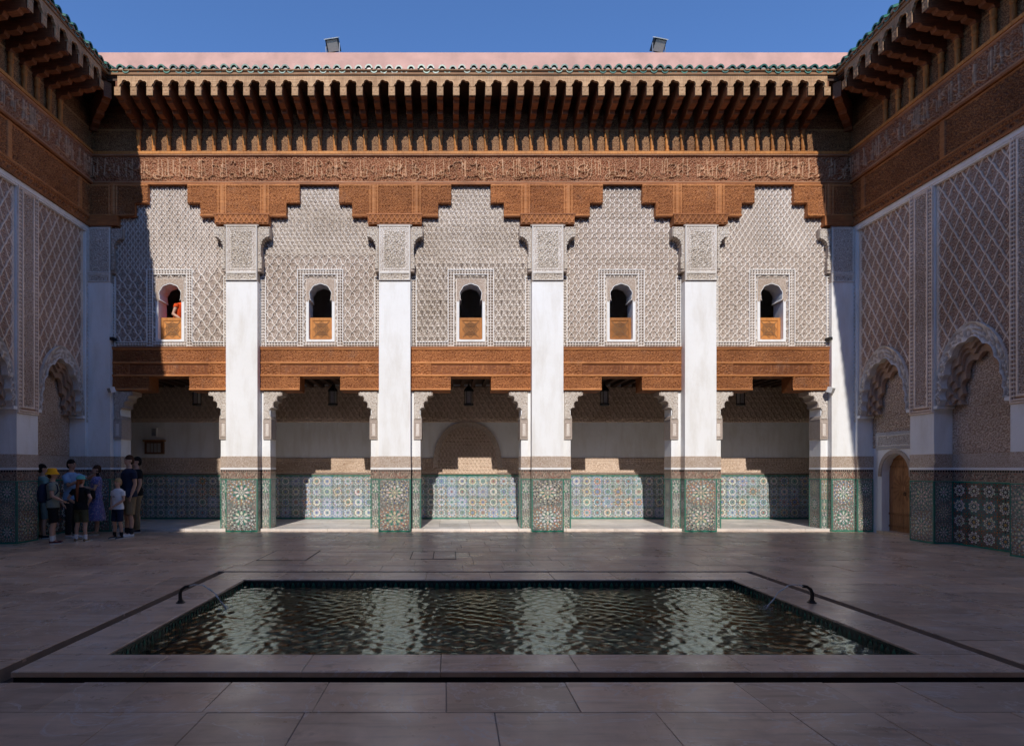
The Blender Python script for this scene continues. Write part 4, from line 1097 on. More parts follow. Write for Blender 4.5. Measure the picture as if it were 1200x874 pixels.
# ------------------------------------------------------------------ inner wall of the arcade
AW = 2.6
aw = empty('arcade_wall', (0, FY + AW, 0), label='shaded plaster wall inside the arcade with star-tiled dado and carved bands', cat='wall')
MB().box(-HA, HA, .012, .4, 0, 4.2).obj('plaster_wall', 'plaster', aw)
def seg_dado(x0, x1):
    put('tile_dado', mosaic(x1 - x0, 1.34 - STEP, .30, 'wall', 1 + int(x0 + 20) % 37), aw, (x0, .006, STEP))
for k in range(6): seg_dado(-HA + k * 2 * HA / 6, -HA + (k + 1) * 2 * HA / 6)
put('merlon_band', teeth_band(2 * HA, .05), aw, (-HA, .006, 1.342))
put('carved_band', grid_mesh('carved_band', 2 * HA, .44, .016, lambda u, v: (lambda a, top: (np.where(top, strapstrip(u, np.clip((v - 1.70) / .13, 0, 1), .09), a[0]), np.where(top, .5, a[1])))(arab(u, v, .09, 5), v > 1.70), .02, 'stucco_dim', None, 0, 1.40), aw, (-HA, .004, 0))
put('upper_carved_band', grid_mesh('upper_carved_band', 2 * HA, 1.05, .018, lambda u, v: (lambda a, b: (np.where(v < 2.98, .8 * a[0], b[0]), np.where(v < 2.98, .9, b[1])))(arab(u, v, .06, 2), rosette(u, v, .17)), .03, 'stucco_brown', None, 0, 2.87), aw, (-HA, .004, 0))
# blind arch in the middle bay
ac = (0.0, 1.55)
ths = [PI * i / 64 for i in range(65)]
def parch(t, hw_, hgt, cz_): 
    c, s_ = math.cos(t), math.sin(t); n_ = 2.25
    return 1 / ((abs(c) / hw_) ** n_ + (abs(s_) / hgt) ** n_) ** (1 / n_)
ring_ = MB().ring([parch(t, .86, 1.18, 0) for t in ths], [parch(t, 1.0, 1.33, 0) for t in ths], ac, ths, -.04, .01, close=False)
ba = ring_.obj('blind_arch', 'stucco_fine', aw)
put('arch_field', grid_mesh('arch_field', 1.74, 1.40, .016, lambda u, v: rosette(u, v, .11), .03, 'stucco_brown', lambda u, v: (np.abs(u) / .87) ** 2.25 + (np.clip(v - 1.55, 0, 9) / 1.19) ** 2.25 < 1, -.87, 1.36), ba, (0, -.02, 0))
# ------------------------------------------------------------------ side walls (local x = distance from the back corner, y<0 into the court)
SB0, SBW, SPIER = .25, 1.61, .61
SPITCH = SBW + SPIER
A_SP, A_IN, A_OUT = 2.80, 3.92, 4.28
REC, PREC = .38, .075
def arch_r(t, hw_, hgt):
    """pointed arch about its springing centre"""
    c, s_ = abs(math.cos(t)), abs(math.sin(t)); n_ = 2.12
    return 1 / ((c / hw_) ** n_ + (s_ / hgt) ** n_) ** (1 / n_) * (1 + .03 * max(0, 1 - 4 * c))
NA = 88
def lobed(t, hw_, hgt, n, amp, ph=0.0): return arch_r(t, hw_, hgt) * (1 + amp * abs(math.sin(n * t / 2 + ph)))
def side_pieces():
    D = {}
    x0, x1 = 0.0, SBW; xc = SBW / 2
    # sebka panel with the arch cut out of it
    def fn(u, v):
        h, t = sebka(u - xc, v, .27, .46, .085, .05)
        e = np.minimum.reduce([u, SBW - u, 7.40 - v])
        h = np.where(e < .05, line(np.abs(e - .025), .03), h); t = np.where(e < .06, .9, t)
        b = (v > 7.30); h = np.where(b, .6 * arab(u, v, .05)[0], h)
        return h, t
    def inside_arch(u, v, hw_, hgt):
        x, z = np.abs(u - xc), v - A_SP
        return (x / hw_) ** 2.12 + (np.clip(z, 0, None) / hgt) ** 2.12 < 1
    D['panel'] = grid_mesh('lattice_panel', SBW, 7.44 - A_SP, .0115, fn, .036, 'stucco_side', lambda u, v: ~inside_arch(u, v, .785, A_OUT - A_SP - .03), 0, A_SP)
    # arch band: relief ring between the lobed edge and the outer curve
    mb = MB(); ths = [PI * i / NA for i in range(NA + 1)]; n = 7
    vs = []; tone = []
    for t in ths:
        ri, ro = lobed(t, .645, 1.14, 19, .065), arch_r(t, .80, A_OUT - A_SP)
        for k in range(n + 1):
            f = k / n; r = ri + (ro - ri) * f
            a, tt = arab(np.array([t * .9]), np.array([f * .26]), .085, 3)
            h = 1.0 if k in (0, n) else .25 + .55 * float(a[0])
            vs.append((xc + r * math.cos(t), -.05 * h - .03, A_SP + r * math.sin(t))); tone.append(.95 if k in (0, n) else float(tt[0]) * .8)
    m = n + 1
    mb.add(vs, [(i * m + k, i * m + k + 1, (i + 1) * m + k + 1, (i + 1) * m + k) for i in range(NA) for k in range(n)])
    # outer and inner thickness
    k0 = len(mb.v); ex = []
    for t in ths:
        ri, ro = lobed(t, .645, 1.14, 19, .065), arch_r(t, .80, A_OUT - A_SP)
        for r, y in ((ro, -.08), (ro, .03), (ri, -.08), (ri, .10)): ex.append((xc + r * math.cos(t), y, A_SP + r * math.sin(t)))
    mb.add(ex, [(4*i, 4*i+1, 4*i+5, 4*i+4) for i in range(NA)] + [(4*i+2, 4*i+6, 4*i+7, 4*i+3) for i in range(NA)])
    tone += [.8] * len(ex)
    me = mb.mesh('arch_band', 'stucco_pale', True, 35)
    at = me.attributes.new('tone', 'FLOAT', 'POINT'); at.data.foreach_set('value', np.array(tone, np.float32)); D['band'] = me
    # muqarnas: three stepped tiers of scooped cells behind the arch edge
    tiers = []
    for j, (hw_, hg, y0, y1, nl, ph) in enumerate(((.63, 1.11, .05, .12, 17, PI / 2), (.56, 1.02, .11, .18, 15, 0), (.48, .90, .17, .255, 13, PI / 2))):
        mb = MB(); nn = 110; th2 = [PI * i / nn for i in range(nn + 1)]
        rin = [lobed(t, hw_ - .05, hg - .06, nl, .17 if j else .12, ph) * .97 for t in th2]; rout = [arch_r(t, .81, A_OUT - A_SP) for t in th2]
        mb.ring(rin, rout, (xc, A_SP), th2, y0, y1, close=False)
        # pendant tips under each cusp
        tiers.append(mb.mesh('muqarnas_tier', 'stucco_dim'))
    D['tiers'] = tiers
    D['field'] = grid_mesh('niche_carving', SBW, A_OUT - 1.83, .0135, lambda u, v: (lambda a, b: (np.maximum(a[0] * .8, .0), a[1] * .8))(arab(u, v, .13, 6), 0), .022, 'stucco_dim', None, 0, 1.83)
    # vertical strip on the pier
    def sfn(u, v):
        e = np.minimum.reduce([u, SPIER - u, v - 2.66, 7.40 - v])
        h, t = arab(u, v, .085, 7)
        h2 = strapstrip(v, np.clip((e - .03) / .10, 0, 1), .08)
        h = np.where(e < .14, h2, h); t = np.where(e < .14, h2 * .9, t * .85)
        ln = line(np.abs(e - .155), .014); return np.maximum(h, ln), np.maximum(t, ln)
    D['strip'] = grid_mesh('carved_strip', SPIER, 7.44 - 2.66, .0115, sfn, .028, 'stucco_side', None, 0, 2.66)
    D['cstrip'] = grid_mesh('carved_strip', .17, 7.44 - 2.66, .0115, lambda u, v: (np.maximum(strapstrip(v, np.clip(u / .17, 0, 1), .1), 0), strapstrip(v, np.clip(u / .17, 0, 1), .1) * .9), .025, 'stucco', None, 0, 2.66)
    # carved wooden board above
    def wfn(u, v):
        h, t = arab(u, v, .105, 9); h = h * .75
        post = dint((u - .55) / 2.22) * 2.22 < .06; post = post & (v > 7.70)
        h = np.where(post, 1.3, h); t = np.where(post, .9, t * .8)
        low = v < 7.66; z = np.maximum(line(np.abs(np.hypot(dint(u / .15) * .15, v - 7.50) - .06), .02), line(np.abs(v - 7.64), .03))
        h = np.where(low, z, h); ln = line(np.minimum(np.abs(v - 8.43), np.abs(v - 7.70)), .025); return np.maximum(h, ln), np.maximum(t, ln)
    D['board'] = grid_mesh('cedar_board', SIDE_L, 8.46 - 7.44, .0135, wfn, .03, 'wood_carved', None, 0, 7.44)
    return D
SD = side_pieces()
def side_wall(name, loc, rz, scale, label, door_bay):
    W = empty(name, loc, rz, scale, label=label, cat='wall')
    L = FY - NEAR_Y + .25
    nb = 7
    # solid wall behind
    b = MB(); b.box(-.4, L, PREC + .02, .8, A_OUT + .02, 9.22); b.box(-.4, L, REC + .012, .8, 0 if not door_bay else 2.0, A_OUT + .02)
    if door_bay: b.box(-.4, SB0 + .18, REC + .012, .8, 0, 2.0); b.box(SB0 + 1.28, L, REC + .012, .8, 0, 2.0)
    b.obj('backing_wall', 'plaster', W)
    for k in range(nb):
        x0 = SB0 + k * SPITCH
        if x0 + SBW > L: break
        see = k < 3
        put('lattice_panel', SD['panel'], W, (x0, PREC, 0))
        ab = put('arch_band', SD['band'], W, (x0, PREC, 0))
        for tm in SD['tiers']: put('muqarnas_tier', tm, ab)
        MB().box(0, .10, -.09, .26, A_SP - .06, A_SP).box(SBW - .10, SBW, -.09, .26, A_SP - .06, A_SP).obj('impost', 'plaster', ab)
        if k == 0 and door_bay:
            put('niche_carving', grid_mesh('niche_carving', SBW, A_OUT - 2.02, .0135, lambda u, v: arab(u, v, .13, 6), .022, 'stucco_dim', None, 0, 2.02), W, (x0, REC, 0))
        else:
            put('niche_carving', SD['field'], W, (x0, REC, 0))
            dado_on(W, x0, 0, REC + .004, 0, SBW, .31, 'wall', 40 + k)
            MB().box(x0, x0 + SBW, REC - .012, REC + .01, 1.507, 1.555).obj('fillet', 'plaster', W)
            MB().box(x0, x0 + SBW, REC - .008, REC + .01, 1.556, 1.83).obj('carved_band', 'stucco_fine', W)
        # pier after the bay
        a, c = x0 + SBW, x0 + SBW + SPIER
        p = MB().box(0, SPIER, 0, REC + .05, 0, 7.44).obj('pier', 'plaster', W, (a, 0, 0))
        put('carved_strip', SD['strip'], p, (0, -.003, 0))
        dado_on(p, 0, 0, -.003, 0, SPIER, .60, 'pier', 20)
        dado_on(p, 0 - .003, 0, REC, -PI / 2, REC, .42, 'pier', 21); dado_on(p, SPIER + .003, 0, 0, PI / 2, REC, .42, 'pier', 21)
        MB().box(-.012, SPIER + .012, -.012, REC + .04, 1.507, 1.555).obj('fillet', 'plaster', p)
        MB().box(-.008, SPIER + .008, -.008, REC + .04, 1.556, 1.83).obj('carved_band', 'stucco_fine', p)
    p = MB().box(-.42, SB0, 0, REC + .05, 0, 7.44).obj('corner_pier', 'plaster', W)
    put('carved_strip', SD['cstrip'], p, (.04, -.003, 0))
    dado_on(p, 0, 0, -.003, 0, SB0, .42, 'pier', 22); dado_on(p, SB0 + .003, 0, 0, PI / 2, REC, .42, 'pier', 21)
    MB().box(.0, SB0 + .012, -.012, REC + .04, 1.507, 1.555).obj('fillet', 'plaster', p); MB().box(.0, SB0 + .008, -.008, REC + .04, 1.556, 1.83).obj('carved_band', 'stucco_fine', p)
    MB().box(0, L, -.035, PREC + .01, 7.325, 7.418).box(0, L, -.02, PREC + .01, 7.29, 7.324).obj('cornice_strip', 'stucco_pale_plain', W)
    # cedar board and frieze
    put('cedar_board', SD['board'], W, (0, -.052, 0)); put('inscription_frieze', FRIEZE_S, W, (0, -.085, 0))
    MB().box(0, L, -.05, PREC + .02, 7.445, Z_PT).box(0, L, -.083, PREC + .02, Z_PT, Z_FT - .036).box(0, L, -.13, -.083, Z_PT - .012, Z_PT + .03).box(0, L, -.08, -.05, 7.42, 7.47).obj('frieze_board', 'wood', W)
    xs = [EO + .30 + k * SP for k in range(0, 37)]
    n = 36; eave(W, 0, L, xs, EO, L, n, xs[0] + n * SP / 2)
    MB().box(-.4, L, .12, .42, 10.9, 11.5).obj('parapet', 'pink_render', W)
    if door_bay:
        x0 = SB0
        d0, d1, dt = .18, 1.28, 1.98; cxm = (d0 + d1) / 2; hwm = .42; spz = 1.35
        th = sorted(set([-PI / 2 + 2 * PI * i / 90 + 1e-4 for i in range(90)]))
        sur = MB(); pts = [(hwm * math.cos(a), spz + arch_r(a, hwm, .53) * 0 + .53 * math.sin(a)) for a in np.linspace(0, PI, 25)]
        # jambs and head of the white surround, with real depth
        sur.box(d0, cxm - hwm, REC - .02, REC + .38, 0, spz); sur.box(cxm + hwm, d1 + .15, REC - .02, REC + .38, 0, spz)
        for i in range(24):
            (xa, za), (xb, zb) = pts[i], pts[i + 1]; ta = cxm + hwm * 1.3 * (1 - 2 * i / 24); tb = cxm + hwm * 1.3 * (1 - 2 * (i + 1) / 24)
            sur.add([(cxm + xa, REC - .02, za), (cxm + xb, REC - .02, zb), (tb, REC - .02, 2.02), (ta, REC - .02, 2.02)], [(0, 1, 2, 3)])
            sur.add([(cxm + xa, REC - .02, za), (cxm + xb, REC - .02, zb), (cxm + xb, REC + .38, zb), (cxm + xa, REC + .38, za)], [(3, 2, 1, 0)])
        sur.add([(cxm + hwm, REC - .02, spz), (d1 + .15, REC - .02, spz), (d1 + .15, REC - .02, 2.02), (cxm + hwm * 1.3, REC - .02, 2.02)], [(0, 1, 2, 3)])
        sur.add([(d0, REC - .02, spz), (cxm - hwm, REC - .02, spz), (cxm - hwm * 1.3, REC - .02, 2.02), (d0, REC - .02, 2.02)], [(0, 1, 2, 3)])
        dr = empty('doorway', (x0, 0, 0)); dr.parent = W
        sur.obj('surround', 'plaster', dr)
        # carved panel framed over the door
        put('overdoor_panel', grid_mesh('overdoor_panel', 1.16, .40, .0125, lambda u, v: (lambda e, a: (np.where(e < .07, line(dint((u + v) / .05), .3), np.where(e < .10, 1, a[0] * .7)), np.where(e < .1, .9, a[1])))(np.minimum.reduce([u, 1.16 - u, v - 1.98, 2.38 - v]), arab(u, v, .09, 3)), .02, 'stucco_pale', None, 0, 1.98), dr, (d0 - .05, REC - .03, 0))
        arcr = MB().ring([.53 * 0 + math.hypot(hwm * math.cos(t), .53 * math.sin(t)) for t in np.linspace(0, PI, 33)], [math.hypot((hwm + .09) * math.cos(t), .62 * math.sin(t)) for t in np.linspace(0, PI, 33)], (cxm, spz), list(np.linspace(0, PI, 33)), REC - .045, REC - .02, close=False)
        arcr.obj('arch_hood', 'stucco_pale', dr)
        # two leaves of planks with a raised starburst
        leaf = MB().box(cxm - hwm - .05, cxm - .004, REC + .16, REC + .21, .07, 2.0).box(cxm + .004, cxm + hwm + .05, REC + .16, REC + .21, .07, 2.0)
        lf = leaf.obj('door_leaf', 'wood_door', dr)
        stb = MB()
        for k in range(16):
            a = 2 * PI * k / 16; r0, r1 = .07, (.36 if k % 2 == 0 else .30)
            c_, s_ = math.cos(a), math.sin(a)
            stb.add([(cxm + r0*c_ - .012*s_, REC + .148, 1.08 + r0*s_ + .012*c_), (cxm + r0*c_ + .012*s_, REC + .148, 1.08 + r0*s_ - .012*c_), (cxm + r1*c_ + .03*s_, REC + .156, 1.08 + r1*s_ - .03*c_), (cxm + r1*c_*1.06, REC + .156, 1.08 + r1*s_*1.06), (cxm + r1*c_ - .03*s_, REC + .156, 1.08 + r1*s_ + .03*c_)], [(0, 1, 2, 3, 4)])
        for z in (.16, .45, 1.55, 1.72): stb.box(cxm - hwm, cxm + hwm, REC + .145, REC + .158, z, z + .05)
        stb.obj('door_battens', 'wood_door', lf)
        MB().box(cxm - hwm - .06, d1, REC - .10, REC + .38, -.01, .065).obj('door_step', 'marble', dr)
        MB().tube([(cxm + .07 + .035 * math.cos(a), REC + .14, .95 + .035 * math.sin(a)) for a in np.linspace(0, 2 * PI, 13)], .006, 6).obj('ring_handle', 'black_iron', lf)
        MB().box(-.1, SBW + .1, .62 + REC, .8 + REC, 0, 2.3).obj('passage_wall', 'wood_dark', dr)
    return W
side_wall('courtyard_wall', (HW, FY, 0), -PI / 2, (1, 1, 1), 'shaded right-hand court wall with lattice stucco, lobed niches and a small arched door', True)
side_wall('courtyard_wall', (-HW, FY, 0), -PI / 2, (1, -1, 1), 'shaded left-hand court wall with lattice stucco and lobed niches behind the visitors', False)

# ------------------------------------------------------------------ the building the photographer stands against (it throws the shade over the court)
nw = empty('entrance_wall', (0, NEAR_Y, 0), PI, label='entrance side of the court behind the camera, plaster whitened to bounce light, with a tiled roof', cat='wall')
MB().box(-HW, HW, 0, .5, 1.9, 4.4).box(-HW, -1.4, 0, .5, 0, 1.9).box(1.4, HW, 0, .5, 0, 1.9).obj('plaster_wall', 'plaster', nw)
MB().box(-HW, HW, 0, .5, 4.4, 7.44).obj('bounce_plaster_wall', 'plaster', nw)  # out of view; finish whitened to bounce light into the shaded court
MB().box(-HW, HW, -.06, .5, 7.44, 10.5).obj('cedar_wall', 'wood', nw)
MB().box(-HW, HW, -EO, .4, 10.445, 10.60).prism_x([(-EO - .1, 10.60), (.4, 11.0), (.4, 10.60)], -HW, HW).obj('roof_deck', 'wood_dark', nw)
for k in range(int(2 * HW / TP)): put('roof_tile', ROOFTILE, nw, (-HW + (k + .5) * TP, 0, -.02))
MB().box(-1.4, 1.4, .5, 3.0, 0, 1.9).obj('passage', 'wood_dark', nw)

# ------------------------------------------------------------------ lanterns, lights and small fittings
def lantern(x, lab):
    t = empty('hanging_lantern', (x, FY + 1.5, 3.22), label=lab, cat='lantern', group='lanterns hanging in the arcade bays')
    b = MB(); n = 6
    b.lathe([(.115, .02), (.135, .05), (.135, .07), (.115, .075)], n=n).lathe([(.115, .40), (.135, .41), (.135, .43), (.09, .50), (.035, .55), (.02, .60)], n=n)
    for k in range(n):
        a = 2 * PI * k / n; b.tube([(.115 * math.cos(a), .115 * math.sin(a), .07), (.115 * math.cos(a), .115 * math.sin(a), .41)], .008, 5)
    b.obj('cage', 'black_iron', t)
    MB().lathe([(.10, .08), (.10, .40)], n=n).obj('glass', 'lamp_glass', t)
    MB().tube([(0, 0, .59), (0, 0, .69)], .006, 6).obj('chain', 'black_iron', t)
for x, w in zip(BAYS, ('in the leftmost arcade bay', 'in the second arcade bay from the left', 'in the middle arcade bay before the blind arch', 'in the second arcade bay from the right', 'in the rightmost arcade bay')):
    lantern(x, 'dark iron lantern hanging ' + w)
for px, lab in ((390, 'left floodlight standing on the pink roof parapet'), (772, 'right floodlight standing on the pink roof parapet')):
    x = CAMX + (px - 526) * 14.55 / FPX
    t = empty('floodlight', (x, FY + .25, 11.862), 0.0, label=lab, cat='floodlight', group='floodlights on the parapet')
    t.rotation_euler = (0, 0, .25 if px > 500 else -.2)
    MB().box(-.19, .19, -.03, .03, 0, .02).box(-.185, -.17, -.012, .012, .02, .30).box(.17, .185, -.012, .012, .02, .30).obj('bracket', 'grey_metal', t)
    h = put('housing', MB().box(-.165, .165, -.02, .09, -.14, .14).mesh('housing', 'black_iron'), t, (0, 0, .26), 0, (math.radians(38), 0, 0))
    put('lens', MB().box(-.13, .145, -.028, -.021, -.12, .12).mesh('lens', 'lamp_glass'), h)
    put('visor', MB().box(-.18, .18, -.05, .10, .142, .16).mesh('visor', 'white_metal'), h)
for s_, lab in ((-1, 'small white spotlight on the left corner pilaster beside the bracket'), (1, 'small white spotlight on the right corner pilaster beside the bracket')):
    t = empty('wall_spotlight', (s_ * 8.72, FY - .0, 3.42), label=lab, cat='spotlight', group='spotlights on the corner pilasters')
    MB().box(-.04, .04, -.03, .0, -.08, .08).obj('mount', 'white_metal', t)
    MB().tube([(0, -.03, 0), (0, -.12, .02)], .02, 8).obj('arm', 'white_metal', t)
    h = put('head', MB().box(-.065, .065, -.08, .04, -.06, .07).mesh('head', 'white_metal'), t, (0, -.20, .02), s_ * .5, (math.radians(20), 0, s_ * .5))
    put('lens', MB().box(-.052, .052, -.086, -.08, -.045, .055).mesh('lens', 'lamp_glass'), h)
for s_, lab in ((-1, 'small black security camera at the left end of the upper storey'), (1, 'small black security camera at the right end of the upper storey')):
    t = empty('security_camera', (s_ * 8.74, FY - .02, 4.60), label=lab, cat='camera', group='security cameras on the facade')
    MB().lathe([(.035, 0), (.035, .02), (.012, .025), (.012, .07)], n=10).obj('mount', 'black_iron', t)
    put('body', MB().box(-.04, .04, -.14, .03, -.035, .035).mesh('body', 'black_iron'), t, (0, -.05, .09))
t = empty('wall_cabinet', (CAMX + (181 - 526) * 16.85 / FPX, FY + AW, 1.95), label='small dark glazed cabinet on the wall of the leftmost arcade bay', cat='cabinet')
MB().box(-.27, .27, -.09, .0, 0, .36).obj('case', 'wood_dark', t); MB().box(-.31, .31, -.12, .0, .36, .41).obj('top', 'wood_door', t)
MB().box(-.20, .20, -.094, -.09, .05, .31).obj('pane', 'lamp_glass', t)
for q in (-.1, 0, .1): MB().box(q - .008, q + .008, -.10, -.094, .05, .31).obj('glazing_bar', 'wood_dark', t)
t = empty('wall_speaker', (CAMX + (181 - 526) * 16.85 / FPX, FY + AW, 2.45), label='small pale loudspeaker on the plaster above the dark cabinet', cat='speaker')
MB().box(-.08, .08, -.09, 0, 0, .26).obj('case', 'white_metal', t)
MB().box(-.06, .06, -.094, -.09, .02, .24).obj('grille', 'grey_metal', t)
# ------------------------------------------------------------------ people
mat_simple('skin_fair', (0.52, 0.31, 0.22), 0.5, 0.06, 12, 0, 0.05)
mat_simple('skin_tan', (0.42, 0.235, 0.155), 0.5, 0.06, 12, 0, 0.05)
mat_simple('eye', (0.03, 0.022, 0.02), 0.25, 0.0, 5, 0, 0)
mat_simple('lips', (0.36, 0.14, 0.11), 0.5, 0.0, 5, 0, 0)
def cloth(name, col, var=.16): return mat_simple(name, col, .85, var, 9, 0, .4, .15)
for nm, c in dict(sage=(.20, .23, .20), black=(.014, .014, .016), navy=(.022, .03, .058), khaki=(.24, .18, .105), olive=(.085, .082, .045), lightblue=(.20, .33, .52), white=(.72, .72, .74),
                  charcoal=(.03, .03, .034), mint=(.20, .33, .30), yellow=(.85, .40, .02), teal=(.12, .42, .40), brown_hair=(.06, .03, .018), dark_hair=(.018, .013, .011), blond_hair=(.36, .25, .12), red_hair=(.20, .065, .03),
                  orange=(.75, .09, .02), maroon=(.10, .025, .03), grey_green=(.16, .20, .18), sock=(.70, .70, .70), sole=(.55, .54, .52)).items(): cloth('cl_' + nm, c)
def dress_mat():
    m, nt, b = nodes_of('cl_dress'); co = world_pos(nt)
    v = N(nt, 'ShaderNodeTexVoronoi', Scale=22.0); nt.links.new(co, v.inputs['Vector'])
    r = ramp(nt, v.outputs['Distance'], [(0.2, (.30, .20, .42)), (.42, (.08, .10, .28)), (.6, (.16, .20, .42)), (.8, (.42, .30, .42))])
    nt.links.new(r.outputs[0], b.inputs['Base Color']); b.inputs['Roughness'].default_value = .85
dress_mat()

def remesh(mb, vox, mat, name, smooth_it=3):
    me = mb.mesh(name, mat); o = bpy.data.objects.new('tmp', me); link(o)
    r = o.modifiers.new('r', 'REMESH'); r.mode = 'VOXEL'; r.voxel_size = vox; r.use_smooth_shade = True
    s = o.modifiers.new('s', 'SMOOTH'); s.iterations = smooth_it; s.factor = .5
    dg = bpy.context.evaluated_depsgraph_get(); out = bpy.data.meshes.new_from_object(o.evaluated_get(dg))
    bpy.data.objects.remove(o); bpy.data.meshes.remove(me); out.name = name
    if not out.materials: out.materials.append(M[mat])
    return out
def loft(mb, rings, n=18):
    """rings of (z, rx, ry, cx, cy)"""
    vs = [(cx + rx * math.cos(2*PI*k/n), cy + ry * math.sin(2*PI*k/n), z) for z, rx, ry, cx, cy in rings for k in range(n)]
    L = len(rings)
    mb.add(vs, [(j*n+i, j*n+(i+1) % n, (j+1)*n+(i+1) % n, (j+1)*n+i) for j in range(L-1) for i in range(n)] + [tuple(range(n-1, -1, -1)), tuple((L-1)*n+i for i in range(n))])
def ellips(mb, c, r, n=14, m=10, zmin=-1.0):
    rings = []
    for j in range(m + 1):
        f = zmin + (1 - zmin) * j / m; f = min(max(f, -.998), .998); q = math.sqrt(1 - f * f); rings.append((c[2] + r[2] * f, r[0] * q, r[1] * q, c[0], c[1]))
    loft(mb, rings, n)
TORSO = [(.83, .10, .085, 0, 0), (.88, .155, .11, 0, .0), (.95, .168, .118, 0, .005), (1.06, .146, .10, 0, -.005), (1.18, .155, .108, 0, -.005), (1.30, .172, .115, 0, 0), (1.38, .175, .105, 0, .005), (1.435, .145, .085, 0, .01), (1.47, .085, .065, 0, .01)]
def person(name, label, x, y, z, rz, H, arms, top, bottom, skin='skin_fair', hair='brown_hair', hs=1.0, girth=1.0, stance=.10, step=0.0, lean=0.0, bottom_len=.46, sleeve=.55, shoe='cl_black', socks=None, hat=None, long_hair=False, dress=False, turn=0.0, extras=()):
    s = H / 1.75
    t = empty(name, (x, y, z), rz, (s, s, s), label=label, cat='person', group='visitors in the courtyard')
    G = girth
    def bend(p):     # lean the upper body forward about the hips
        if lean == 0 or p[2] < .95: return p
        d = p[2] - .95; return (p[0], p[1] - math.sin(lean) * d, .95 + math.cos(lean) * d)
    def bmb(mb): mb.v = [bend(p) for p in mb.v]; return mb
    sh = [(-.178 * G, .01, 1.395), (.178 * G, .01, 1.395)]
    hips = [(-.088, 0, .90), (.088, 0, .90)]
    ank = [(-stance, step * .5, .085), (stance, -step * .5, .085)]
    kn = [((h[0] + a[0]) / 2, (h[1] + a[1]) / 2 - .02, .49) for h, a in zip(hips, ank)]
    # body: one continuous skin
    b = MB(); loft(b, [(zz, rx * G, ry * G, cx, cy) for zz, rx, ry, cx, cy in TORSO])
    b.tube([(0, .012, 1.44), (0, .0, 1.56)], [.058, .052], 12)
    ellips(b, (0, .006, 1.66), (.073 * hs, .090 * hs, .098 * hs)); ellips(b, (0, -.022, 1.605), (.054 * hs, .064 * hs, .066 * hs))
    for e in (-1, 1): ellips(b, (e * .074 * hs, .010, 1.645), (.012, .02, .03), 8, 6)
    b.tube([(0, -.078 * hs, 1.668), (0, -.102 * hs, 1.632), (0, -.086 * hs, 1.622)], [.010, .014, .010], 8)
    for k in (0, 1):
        b.tube([hips[k], ((hips[k][0] + kn[k][0]) / 2, -.01, .70), kn[k], ((kn[k][0] + ank[k][0]) / 2, (kn[k][1] + ank[k][1]) / 2 + .022, .33), ank[k]], [.085 * G, .076 * G, .054, .052, .036], 14)
        el, ha = arms[k]
        b.tube([sh[k], ((sh[k][0] + el[0]) / 2, (sh[k][1] + el[1]) / 2, (sh[k][2] + el[2]) / 2), el, ((el[0] + ha[0]) / 2, (el[1] + ha[1]) / 2, (el[2] + ha[2]) / 2), ha], [.052, .046, .038, .037, .025], 12)
        b.tube([(ank[k][0], ank[k][1] + .03, .05), (ank[k][0], ank[k][1] - .06, .045), (ank[k][0], ank[k][1] - .13, .035)], [.035, .034, .025], 10)
    bmb(b); body = remesh(b, .0125, skin, 'body')
    # hands with palm, four fingers and thumb, joined to the same mesh
    hb = MB()
    for k in (0, 1):
        el, ha = Vector(bend(arms[k][0])), Vector(bend(arms[k][1])); d = (ha - el).normalized()
        side = d.cross(Vector((0, 1, 0)) if abs(d.y) < .8 else Vector((0, 0, 1))).normalized(); nrm = side.cross(d)
        w = ha
        hb.tube([w - d * .01, w + d * .03, w + d * .085], [.026, .036, .036], 10, 0, .5)
        for q, ln in ((-.027, .062), (-.009, .075), (.009, .070), (.026, .055)):
            p0 = w + d * .078 + side * q; hb.tube([p0, p0 + d * ln * .5 + nrm * .006, p0 + d * ln * .9 + nrm * .022], [.0095, .009, .007], 7)
        sg = 1 if k == 0 else -1
        p0 = w + d * .02 + side * .026 * sg; hb.tube([p0, p0 + d * .03 + side * .022 * sg + nrm * .012, p0 + d * .062 + side * .024 * sg + nrm * .022], [.012, .011, .008], 7)
    hm = hb.mesh('h', skin, True)
    import bmesh
    bm = bmesh.new(); bm.from_mesh(body); bm.from_mesh(hm); bm.to_mesh(body); bm.free(); bpy.data.meshes.remove(hm)
    body.polygons.foreach_set('use_smooth', [True] * len(body.polygons))
    bo = put('body', body, t)
    # face
    fc = MB()
    for e in (-1, 1): ellips(fc, (e * .030 * hs, -.074 * hs, 1.667), (.013, .012, .008), 8, 6)
    bmb(fc).obj('eyes', 'eye', t, smooth=True)
    fc = MB(); ellips(fc, (0, -.084 * hs, 1.595), (.024, .008, .007), 8, 6); bmb(fc).obj('mouth', 'lips', t, smooth=True)
    fc = MB()
    for e in (-1, 1): fc.tube([(e * .013 * hs, -.088 * hs, 1.69), (e * .032 * hs, -.086 * hs, 1.695), (e * .048 * hs, -.07 * hs, 1.688)], .006, 6)
    bmb(fc).obj('eyebrows', 'cl_' + hair, t, smooth=True)
    # top
    c = MB(); o = .020
    hem = .62 if dress else .86
    R = [(zz, rx * G + o, ry * G + o, cx, cy) for zz, rx, ry, cx, cy in TORSO if zz > .87]
    if dress: R = [(.36, .25, .22, 0, 0), (.60, .225, .19, 0, 0), (.80, .20, .155, 0, 0)] + R
    else: R = [(hem, .178 * G + o, .125 * G + o, 0, 0)] + R[1:]
    R[-1] = (1.475, .088, .07, 0, .01); loft(c, R, 20)
